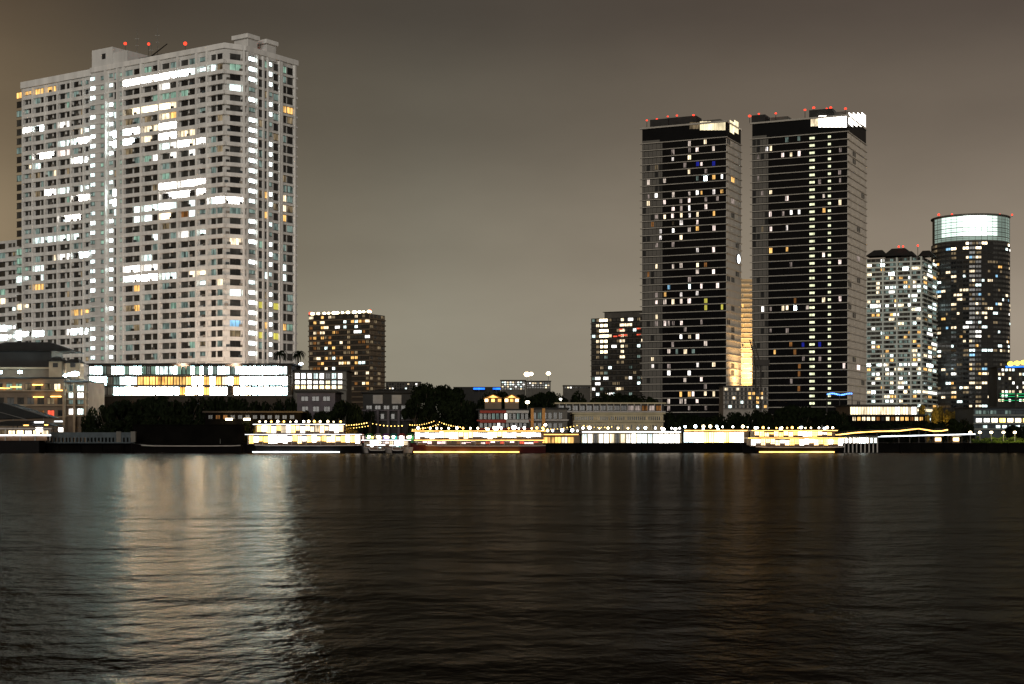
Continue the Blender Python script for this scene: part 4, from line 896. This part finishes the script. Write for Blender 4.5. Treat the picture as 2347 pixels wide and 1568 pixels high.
# market stalls on the quay between the boats
stm = [('stall_teal', 'teal_paint', 'teal'), ('win_rose', 'red_paint', 'red'), ('stall_green', 'green_paint', 'green'), ('win_warm', 'white_paint', 'white'), ('stall_violet', 'violet_paint', 'violet')]
used = {}
for i, x in enumerate((806, 826, 846, 866, 884, 902, 920, 940, 958)):
    Y = 342.5; lm, cm, cn = stm[i % 5]; used[cn] = used.get(cn, 0)+1
    t = thing('market_stall', f'small market stall with a {cn} canopy on the quay, ' + ('left one of that colour' if used[cn] == 1 else 'right one of that colour'), 'stall', (X(x, Y), Y, GZ), 'market stalls on the quay')
    a, b = X(x-8, Y), X(x+8, Y)
    mb = MB(); gable(mb, x-9.5, x+9.5, 999, 993.5, Y, 2.5, cm); part(t, 'canopy', mb)
    mb = MB(); mb.box(a, b, Y, Y+.8, GZ, GZ+.95, cm); part(t, 'counter', mb)
    mb = MB(); mb.box(a+.1, b-.1, Y+1.8, Y+1.9, GZ+.97, Z(999.5, Y), lm); part(t, 'lit_back', mb)
    for px in (a, b):
        mb = MB(); mb.tube((px, Y-.3, GZ), (px, Y-.3, Z(999, Y)), .05, .05, 'steel', 6); part(t, 'post', mb)
    mb = MB(); mb.ball((X(x, Y), Y-.2, Z(1001, Y)), .32, 'lamp_warm' if i % 2 else 'lamp_white'); part(t, 'lamp', mb)
for (x, lab) in ((2150, 'left one of two small lit kiosks under the pier roof end'), (2191, 'right one of two small lit kiosks beside the pier roof end')):
    Y = 345; t = thing('kiosk', lab, 'kiosk', (X(x, Y), Y, GZ), 'lit kiosks at the right')
    mb = MB(); mb.box(X(x-8, Y), X(x+8, Y), Y, Y+2, GZ, Z(1000, Y), 'hotel_wall'); part(t, 'wall', mb)
    mb = MB(); mb.box(X(x-6.5, Y), X(x+6.5, Y), Y-.12, Y-.01, Z(1011, Y), Z(1003.5, Y), 'glow_warm'); part(t, 'counter_opening', mb)
    mb = MB(); gable(mb, x-11, x+11, 1000, 995, Y, 2, 'cream_wall'); part(t, 'roof', mb)

# ------------------------------------------------------------------ lamps
def lamp(label, x, y, Y, m, r=.42, group='lamps along the river bank'):
    p = at(x, y, Y); t = thing('street_lamp', label, 'street lamp', (p[0], Y, GZ), group)
    mb = MB(); mb.tube((p[0], Y, GZ), (p[0], Y, p[2]-.3), .11, .07, 'steel', 8); mb.tube((p[0], Y, GZ), (p[0], Y, GZ+.5), .2, .16, 'steel', 8); part(t, 'pole', mb)
    mb = MB(); mb.ball(p, r, m, 12, 8, .75); lh = part(t, 'lamp_head', mb)
    mb = MB(); mb.tube((p[0], Y, p[2]+r*.70), (p[0], Y, p[2]+r*.95), r*.6, r*.2, 'steel_dark', 10); part(t, 'cap', mb, parent=lh)
LAMPS = [(1208,858,620,'lamp_warm',1.6,'bright warm lamp, left one of the pair on tall poles before the distant office block'),(1217,857,621,'lamp_warm',1.2,'smaller warm lamp close beside the brightest one before the distant office block'),(1257,856,520,'lamp_warm',1.0,'tall slim lamp pole standing alone against the sky, right of the distant office block'),
 (1209,922,400,'lamp_warm',.75,'warm lamp above the white hall beside the gabled lodges'),(1285,915,420,'lamp_white',.45,'small white lamp over the dark veranda roof')]
for x, y, Y, m, r, l in LAMPS: lamp(l, x, y, Y, m, r*.72, 'tall lamps over the roofs')
prom = [(616,983,'lamp_warm',.55),(652,980,'lamp_warm',.6),(702,979,'lamp_warm',.55),(748,978,'lamp_white',.5),(1118,984,'lamp_warm',.5),(1137,982,'lamp_white',.8),(1178,980,'lamp_white',.75),(1250,974,'lamp_white',.45),
        (1392,1000,'lamp_cool',.5),(1436,1000,'lamp_cool',.5),(1520,984,'lamp_white',.6),(1548,983,'lamp_white',.5),(1612,986,'lamp_cool',.55),(1646,985,'lamp_cool',.5),(1732,981,'lamp_white',.5),(1790,982,'lamp_cool',.5),(1836,980,'lamp_cool',.5),(1890,982,'lamp_cool',.45)]
near = ['over the bow of the blazing double deck boat','second over the blazing double deck boat','third over the blazing double deck boat','over the stern of the blazing double deck boat','left of the biggest lamp below the red hall','biggest globe below the red hall','big globe between the red hall and the white hall','below the right gate pillar of the white hall','left of two cool globes before the white pier house','right of two cool globes before the white pier house','at the right end of the cream hall','just right of the cream hall','left of two cool globes over the promenade bar','right of two cool globes over the promenade bar','over the bow of the gold lit boat','second over the gold lit boat','third over the gold lit boat','over the stern of the gold lit boat']
for (x, y, m, r), n in zip(prom, near):
    lamp({'lamp_warm':'warm','lamp_white':'white','lamp_cool':'cool white'}[m]+' globe lamp, '+n, x, y, 346.5, m, r*.72)
for x, y, lab in ((660, 836, 'left one of two cool floodlights on poles on the terrace building roof'), (690, 834, 'right one of two cool floodlights on poles on the terrace building roof')):
    Y = 432; p = at(x, y, Y); zb = Z(851, 428)+.35
    t = thing('floodlight', lab, 'floodlight', (p[0], Y, zb), 'floodlights on the terrace building')
    mb = MB(); mb.tube((p[0], Y, zb), (p[0], Y, p[2]), .12, .09, 'steel', 8); part(t, 'pole', mb)
    mb = MB(); mb.ball(p, .6, 'lamp_cool', sz=.5); part(t, 'lamp_head', mb)

# strings of little amber bulbs in front of the house gardens
def fairy(label, x0, y0, x1, y1, Y, n, sag):
    t = thing('string_lights', label, 'string lights', at((x0+x1)/2, (y0+y1)/2, Y), 'strings of amber bulbs over the quay gardens')
    c = MB(); b = MB(); prev = None
    for i in range(n+1):
        s = i/n; p = at(x0+(x1-x0)*s, y0+(y1-y0)*s+sag*4*s*(1-s), Y)
        if prev: c.tube(prev, p, .03, .03, 'steel_dark', 4)
        if 0 < i < n: b.ball((p[0], p[1], p[2]-.12), R.uniform(.07, .14), 'bulb_amber', 6, 4)
        prev = p
    part(t, 'cable', c); part(t, 'bulb', b, kind='stuff')
    for x, y in ((x0, y0), (x1, y1)):
        m = MB(); p = at(x, y, Y); m.tube((p[0], Y, GZ), p, .06, .05, 'steel_dark', 6); part(t, 'pole', m)
for i, (x0, y0, x1, y1, n, s) in enumerate([(748,970,846,967,17,5),(752,979,850,974,15,4),(846,968,930,974,10,4),(934,972,1000,962,12,5),(940,984,1010,970,12,3),(1002,964,1060,978,11,3),(1240,982,1330,972,12,4),(1330,973,1410,976,10,4)]):
    fairy(f'{ORD[i]} string of amber bulbs along the quay, counted from the left', x0, y0, x1, y1, 349+i*.6, n, s)

# ------------------------------------------------------------------ trees
def leaf_mesh(name, seed, mat, n=2600, lobes=10, size=.40):
    r = random.Random(seed); cl = []
    for k in range(lobes):
        a = r.uniform(0, 2*math.pi); d = r.uniform(.1, .78); cl.append((d*math.cos(a), d*math.sin(a), r.uniform(-.45, .7)*(1-d*.5), r.uniform(.20, .46)))
    mb = MB(); v = []; f = []
    for i in range(n):
        cx_, cy_, cz_, cr = r.choice(cl)
        while True:
            p = (r.uniform(-1, 1), r.uniform(-1, 1), r.uniform(-1, 1)); q = math.sqrt(sum(k*k for k in p))
            if .35 < q < 1: break
        c = Vector((cx_+p[0]*cr, cy_+p[1]*cr, cz_+p[2]*cr*.8)); s = size*r.uniform(.12, .26)
        nrm = Vector((p[0]+r.uniform(-.7, .7), p[1]+r.uniform(-.7, .7), p[2]+r.uniform(-.5, .9))).normalized()
        u = nrm.orthogonal().normalized()*s; w_ = nrm.cross(u).normalized()*s*.6
        o = len(v); v += [tuple(c-u), tuple(c+w_), tuple(c+u), tuple(c-w_)]; f.append([o, o+1, o+2, o+3])
    zs = sorted(q[2] for q in v); xs = sorted(abs(q[0]) for q in v); lo, hi, wx = zs[int(len(zs)*.01)], zs[-1], xs[int(len(xs)*.985)]
    v = [(q[0]/wx, q[1]/wx, (q[2]-lo)/(hi-lo)*2-1) for q in v]
    mb.add(v, f, mat); me = bpy.data.meshes.new(name); me.from_pydata(mb.v, [], mb.f); me.materials.append(M[mat]); me.update(); return me
LEAF = {}
def tree(label, x, ytop, Y, wpx, kind='leaf_dark', group='dark trees along the river bank', zb=GZ, cat='tree'):
    key = (kind, R.randrange(4))
    if key not in LEAF: LEAF[key] = leaf_mesh('crown', hash(key[1])*7+len(LEAF), kind)
    zt = Z(ytop, Y); h = zt-zb; w_ = wpx/F*Y/2
    t = thing('leafy_tree', label, cat, (X(x, Y), Y, zb), group)
    ch_ = h*.44; c = bpy.data.objects.new('crown', LEAF[key]); COL.objects.link(c); c.parent = t
    c.location = (0, 0, h-ch_*1.0); c.scale = (w_, w_*.8, ch_); c.rotation_euler.z = R.uniform(0, 6.28)
    mb = MB(); r0 = max(.12, h*.018); mb.tube((0, 0, 0), (.1, 0, h*.45), r0*1.5, r0, 'bark', 8)
    for k in range(5):
        a = k*1.26+R.random(); mb.tube((.1, 0, h*(.36+.03*k)), (w_*.55*math.cos(a), w_*.4*math.sin(a), h*(.68+.04*k)), r0*.7, r0*.2, 'bark', 6)
    mb.build('trunk', t)
    return t
# rows: (label of the row, [(x, ytop, Y, width)], leaf)
rows = [('black leafy tree in the row below the white tower', [(205,944,362,44),(238,926,366,60),(272,915,372,66),(312,910,378,70),(352,908,382,74),(394,907,380,72),(436,906,384,74),(478,906,380,70),(520,907,384,72),(560,909,380,70),(600,911,380,66),(640,912,384,62),(672,905,386,50)], 'leaf_dark'),
 ('dark low tree in the front row by the black retaining wall', [(222,972,350,56),(262,958,352,60),(300,950,353,66),(345,945,354,70),(392,948,354,70),(440,946,354,66),(575,962,352,50),(612,966,351,44),(648,970,351,40)], 'leaf_dark'),
 ('dark tree among the houses of the middle bank', [(700,935,362,44),(742,938,362,40),(786,908,368,62),(812,922,366,52),(846,940,370,30),(950,905,368,60),(982,876,376,78),(1024,874,378,84),(1062,896,374,76),(1040,925,366,84),(996,935,364,70),(1088,912,380,60)], 'leaf_dark'),
 ('dark tree on the skyline behind the lodges', [(1110,893,430,70),(1150,897,432,64),(1196,898,434,70),(1240,896,436,72),(1286,894,440,74),(1330,893,440,76),(1376,894,440,76),(1420,897,440,70),(1462,902,440,64),(1500,908,440,60)], 'leaf_dark'),
 ('black tree in the row under the twin skyscrapers', [(1540,938,400,60),(1574,944,396,58),(1606,948,400,60),(1640,946,396,60),(1674,944,400,58),(1708,940,396,60),(1742,934,400,62),(1776,930,396,64),(1810,926,400,66),(1846,926,396,64),(1882,930,400,62),(1918,936,396,58)], 'leaf_dark'),
 ('dark bushy tree in front of the cream glass pavilion', [(1560,962,356,66),(1610,964,356,60),(1660,966,356,66),(1712,964,356,64),(1762,962,356,66),(1812,962,356,66),(1860,964,356,60),(1910,966,358,66),(1956,968,360,60),(2002,967,360,64),(2048,966,362,64),(2094,966,362,60),(2136,962,364,56),(2172,960,366,60),(2204,962,366,56),(2218,972,366,40)], 'leaf_dark'),
 ('gold lit tree beside the cream glass pavilion', [(2098,934,470,44),(2124,928,474,46),(2150,930,476,44),(2176,934,470,42),(2200,936,474,40)], 'leaf_gold_lit'),
 ('gold lit tree behind the blazing double deck boat', [(598,970,340.9+8,40),(634,963,350,46),(668,966,349,44),(700,962,350,46),(735,964,349,44),(768,968,350,42),(800,972,349,36)], 'leaf_gold_lit'),
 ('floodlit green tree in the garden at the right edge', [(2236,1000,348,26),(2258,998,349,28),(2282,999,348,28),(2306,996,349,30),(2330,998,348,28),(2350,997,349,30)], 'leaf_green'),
 ('dark tree before the blue grey building at the right edge', [(2322,972,380,50),(2352,968,382,50)], 'leaf_dark')]
for lab, items, kind in rows:
    for i, (x, yt, Y, w_) in enumerate(items):
        tree(lab + f', {ORD[i]} from the left', x, yt + R.uniform(-3, 7), Y, w_*1.12, kind, lab.replace('tree in', 'trees in').replace('tree among', 'trees among').replace('tree on', 'trees on').replace('tree beside', 'trees beside').replace('tree before', 'trees before'))
# palms on the terrace roof
def palm(label, x, ytop, Y, zb):
    p = at(x, ytop, Y); h = p[2]-zb
    t = thing('palm_tree', label, 'palm tree', (p[0], Y, zb), 'palms on the terrace building roof')
    mb = MB(); mb.tube((0, 0, 0), (.15, 0, h*.72), .22, .15, 'bark', 8); mb.build('trunk', t)
    mb = MB()
    for k in range(22):
        a = k*2.4; up = .35+.6*R.random(); L = 2.1; prev = Vector((.15, 0, h*.72))
        d = Vector((math.cos(a), math.sin(a), 0)); n_ = Vector((-d.y, d.x, 0))
        for s in range(5):
            f0, f1 = s/5, (s+1)/5
            q = lambda f_: Vector((.15, 0, h*.72)) + d*(L*f_) + Vector((0, 0, h*.30*(up*f_*2.2 - 1.9*f_*f_)))
            wv = lambda f_: n_*(.30*math.sin(math.pi*min(1, f_*.85+.12)))
            a0, a1 = q(f0), q(f1); w0, w1 = wv(f0), wv(f1)
            mb.add([tuple(a0-w0-Vector((0,0,.1))), tuple(a0), tuple(a0+w0-Vector((0,0,.1))), tuple(a1-w1-Vector((0,0,.1))), tuple(a1), tuple(a1+w1-Vector((0,0,.1)))], [[0,1,4,3],[1,2,5,4]], 'leaf_dark')
    mb.build('crown', t)
palm('left one of two small palms on the terrace building roof', 641, 796, 436, Z(851, 428)+.35)
palm('right one of two small palms on the terrace building roof', 683, 798, 437, Z(851, 428)+.35)
# lit garden at the right edge
t = thing('garden_hedge', 'clipped green hedge in yellow light at the right edge of the quay', 'hedge', (X(2300, 345), 345, GZ))
r_ = random.Random(3); mb = MB(); v = []; f = []
for i in range(2600):
    c = Vector((r_.uniform(X(2232, 345), X(2380, 345)), r_.uniform(344.4, 345.6), r_.uniform(GZ, Z(1012, 345)+r_.uniform(-.1, .15)))); s = r_.uniform(.08, .18)
    n_ = Vector((r_.uniform(-1, 1), r_.uniform(-1, .3), r_.uniform(-.3, 1))).normalized(); u = n_.orthogonal().normalized()*s; w_ = n_.cross(u).normalized()*s*.7
    o = len(v); v += [tuple(c-u), tuple(c+w_), tuple(c+u), tuple(c-w_)]; f.append([o, o+1, o+2, o+3])
mb.add(v, f, 'leaf_green'); part(t, 'foliage', mb)
t = thing('garden_wall', 'low garden wall with a yellow light strip at the right edge of the quay', 'wall', (X(2290, 343), 343, GZ))
mb = MB(); mb.box(X(2222, 343), X(2400, 343), 342.6, 343, GZ, Z(1015.5, 343), 'concrete'); part(t, 'wall', mb)
mb = MB(); mb.box(X(2232, 343), X(2390, 343), 342.4, 342.597, Z(1017, 343), Z(1016, 343), 'strip_amber'); part(t, 'light_strip', mb)
for i, x in enumerate((2224, 2246, 2272, 2300, 2326)):
    lamp(f'garden lamp over the yellow lit hedge, {ORD[i]} from the left', x, 991, 347, 'lamp_warm', .34, 'garden lamps at the right edge')

# ------------------------------------------------------------------ light
w = bpy.data.worlds.new('World'); scene.world = w; w.use_nodes = True
nt = w.node_tree; nt.nodes.clear(); L = nt.links.new
out = nt.nodes.new('ShaderNodeOutputWorld'); bg = nt.nodes.new('ShaderNodeBackground')
tc = nt.nodes.new('ShaderNodeTexCoord'); sp = nt.nodes.new('ShaderNodeSeparateXYZ'); L(tc.outputs['Generated'], sp.inputs[0])
ramp = nt.nodes.new('ShaderNodeValToRGB'); ramp.color_ramp.interpolation = 'EASE'
E = ramp.color_ramp.elements
STOPS = [(0, (.292, .268, .208)), (.06, (.275, .252, .196)), (.12, (.212, .191, .147)), (.20, (.122, .107, .083)), (.265, (.074, .063, .051)), (.5, (.042, .035, .028)), (1, (.03, .026, .021))]
E[0].position, E[0].color = STOPS[0][0], (*STOPS[0][1], 1); E[1].position, E[1].color = STOPS[-1][0], (*STOPS[-1][1], 1)
for p_, c_ in STOPS[1:-1]:
    e = E.new(p_); e.color = (*c_, 1)
L(sp.outputs['Z'], ramp.inputs[0])
# light pollution is pinker and brighter on the right, browner at the far left
az = nt.nodes.new('ShaderNodeMapRange'); az.inputs['From Min'].default_value = -.32; az.inputs['From Max'].default_value = .32; L(sp.outputs['X'], az.inputs['Value'])
r2 = nt.nodes.new('ShaderNodeValToRGB'); E2 = r2.color_ramp.elements
E2[0].position = 0; E2[0].color = (1.35, 1.12, .90, 1); E2[1].position = 1; E2[1].color = (1.24, 1.13, 1.12, 1)
for p_, c_ in ((.05, (1.15, .98, .78)), (.16, (.86, .80, .72)), (.42, (1.0, .995, .97)), (.7, (1.16, 1.07, 1.04))):
    e = E2.new(p_); e.color = (*c_, 1)
L(az.outputs[0], r2.inputs[0])
mx = nt.nodes.new('ShaderNodeMix'); mx.data_type = 'RGBA'; mx.blend_type = 'MULTIPLY'; mx.inputs[0].default_value = 1
L(ramp.outputs[0], mx.inputs[6]); L(r2.outputs[0], mx.inputs[7])
nz = nt.nodes.new('ShaderNodeTexNoise'); nz.inputs['Scale'].default_value = 4; nz.inputs['Detail'].default_value = 6; nz.inputs['Roughness'].default_value = .55
sk = nt.nodes.new('ShaderNodeMapping'); sk.inputs['Scale'].default_value = (1, 1, 2.6); sk.inputs['Rotation'].default_value = (.12, .25, 0)
L(tc.outputs['Generated'], sk.inputs['Vector']); L(sk.outputs[0], nz.inputs['Vector'])
mr = nt.nodes.new('ShaderNodeMapRange'); mr.inputs['From Min'].default_value = .3; mr.inputs['From Max'].default_value = .7; mr.inputs['To Min'].default_value = .90; mr.inputs['To Max'].default_value = 1.10; L(nz.outputs[0], mr.inputs['Value'])
L(mx.outputs[2], bg.inputs['Color']); L(mr.outputs[0], bg.inputs['Strength']); L(bg.outputs[0], out.inputs[0])
ld = bpy.data.lights.new('city_glow', 'SUN'); ld.energy = 1.05; ld.angle = math.radians(25); ld.color = (1, .955, .88)
lo = bpy.data.objects.new('city_glow', ld); COL.objects.link(lo)
d = Vector((.06, .97, -.20)).normalized(); lo.rotation_euler = d.to_track_quat('-Z', 'Y').to_euler()
def flood(name, loc, to, power, col, size, blend=.6, angle=100):
    l = bpy.data.lights.new(name, 'SPOT'); l.energy = power; l.color = col; l.shadow_soft_size = size; l.spot_size = math.radians(angle); l.spot_blend = blend
    o = bpy.data.objects.new(name, l); COL.objects.link(o); o.location = loc
    o.rotation_euler = (Vector(to)-Vector(loc)).to_track_quat('-Z', 'Y').to_euler(); return o
flood('podium_flood', at(420, 834, 424), at(420, 700, 458), 26000, (1, .74, .55), 2)
flood('podium_flood', at(540, 834, 424), at(520, 690, 452), 26000, (1, .74, .55), 2)
flood('tower_flood', (X(1712, 975), 975, Z(885, 975)), (X(1712, 1000), 1000, Z(830, 1000)), 90000, (1, .68, .30), 2)
flood('tower_flood', (X(1750, 980), 980, Z(885, 980)), (X(1748, 1000), 1000, Z(800, 1000)), 90000, (1, .70, .34), 2)
for fx in (620, 690, 760): flood('quay_flood', (X(fx, 341.5), 341.5, GZ+2.4), (X(fx, 350), 350, GZ+3.6), 2600, (1, .66, .18), .5, .8, 150)
flood('gap_flood', (X(1708, 728), 728, Z(890, 728)), (X(1690, 735), 735, Z(700, 735)), 32000, (1, .62, .26), 5, 1, 140)
flood('garden_flood', (X(2290, 343.5), 343.6, GZ+3.2), (X(2290, 347), 347, GZ+1.5), 900, (1, .85, .25), .5, .8, 150)
flood('garden_flood', (X(2340, 343.5), 343.6, GZ+3.2), (X(2340, 347), 347, GZ+1.5), 900, (1, .85, .25), .5, .8, 150)
flood('garden_flood', (X(2140, 462), 462, GZ+2), (X(2150, 474), 474, GZ+9), 3500, (1, .72, .2), .5, .8, 150)

# ------------------------------------------------------------------ camera
cd = bpy.data.cameras.new('camera'); co = bpy.data.objects.new('camera', cd); COL.objects.link(co); scene.camera = co
co.location = (0, 0, HC); co.rotation_euler = (math.pi/2, 0, 0)
cd.sensor_width = 36; cd.lens = 36*F/2347; cd.shift_y = (HY-784)/2347; cd.clip_end = 20000; cd.clip_start = .5
scene.view_settings.view_transform = 'Standard'; scene.view_settings.look = 'None'; scene.view_settings.exposure = 0; scene.view_settings.gamma = 1
cy = scene.cycles
cy.use_denoising = True; cy.max_bounces = 5; cy.diffuse_bounces = 2; cy.glossy_bounces = 3; cy.caustics_reflective = False; cy.caustics_refractive = False
cy.sample_clamp_indirect = 40; cy.use_light_tree = True
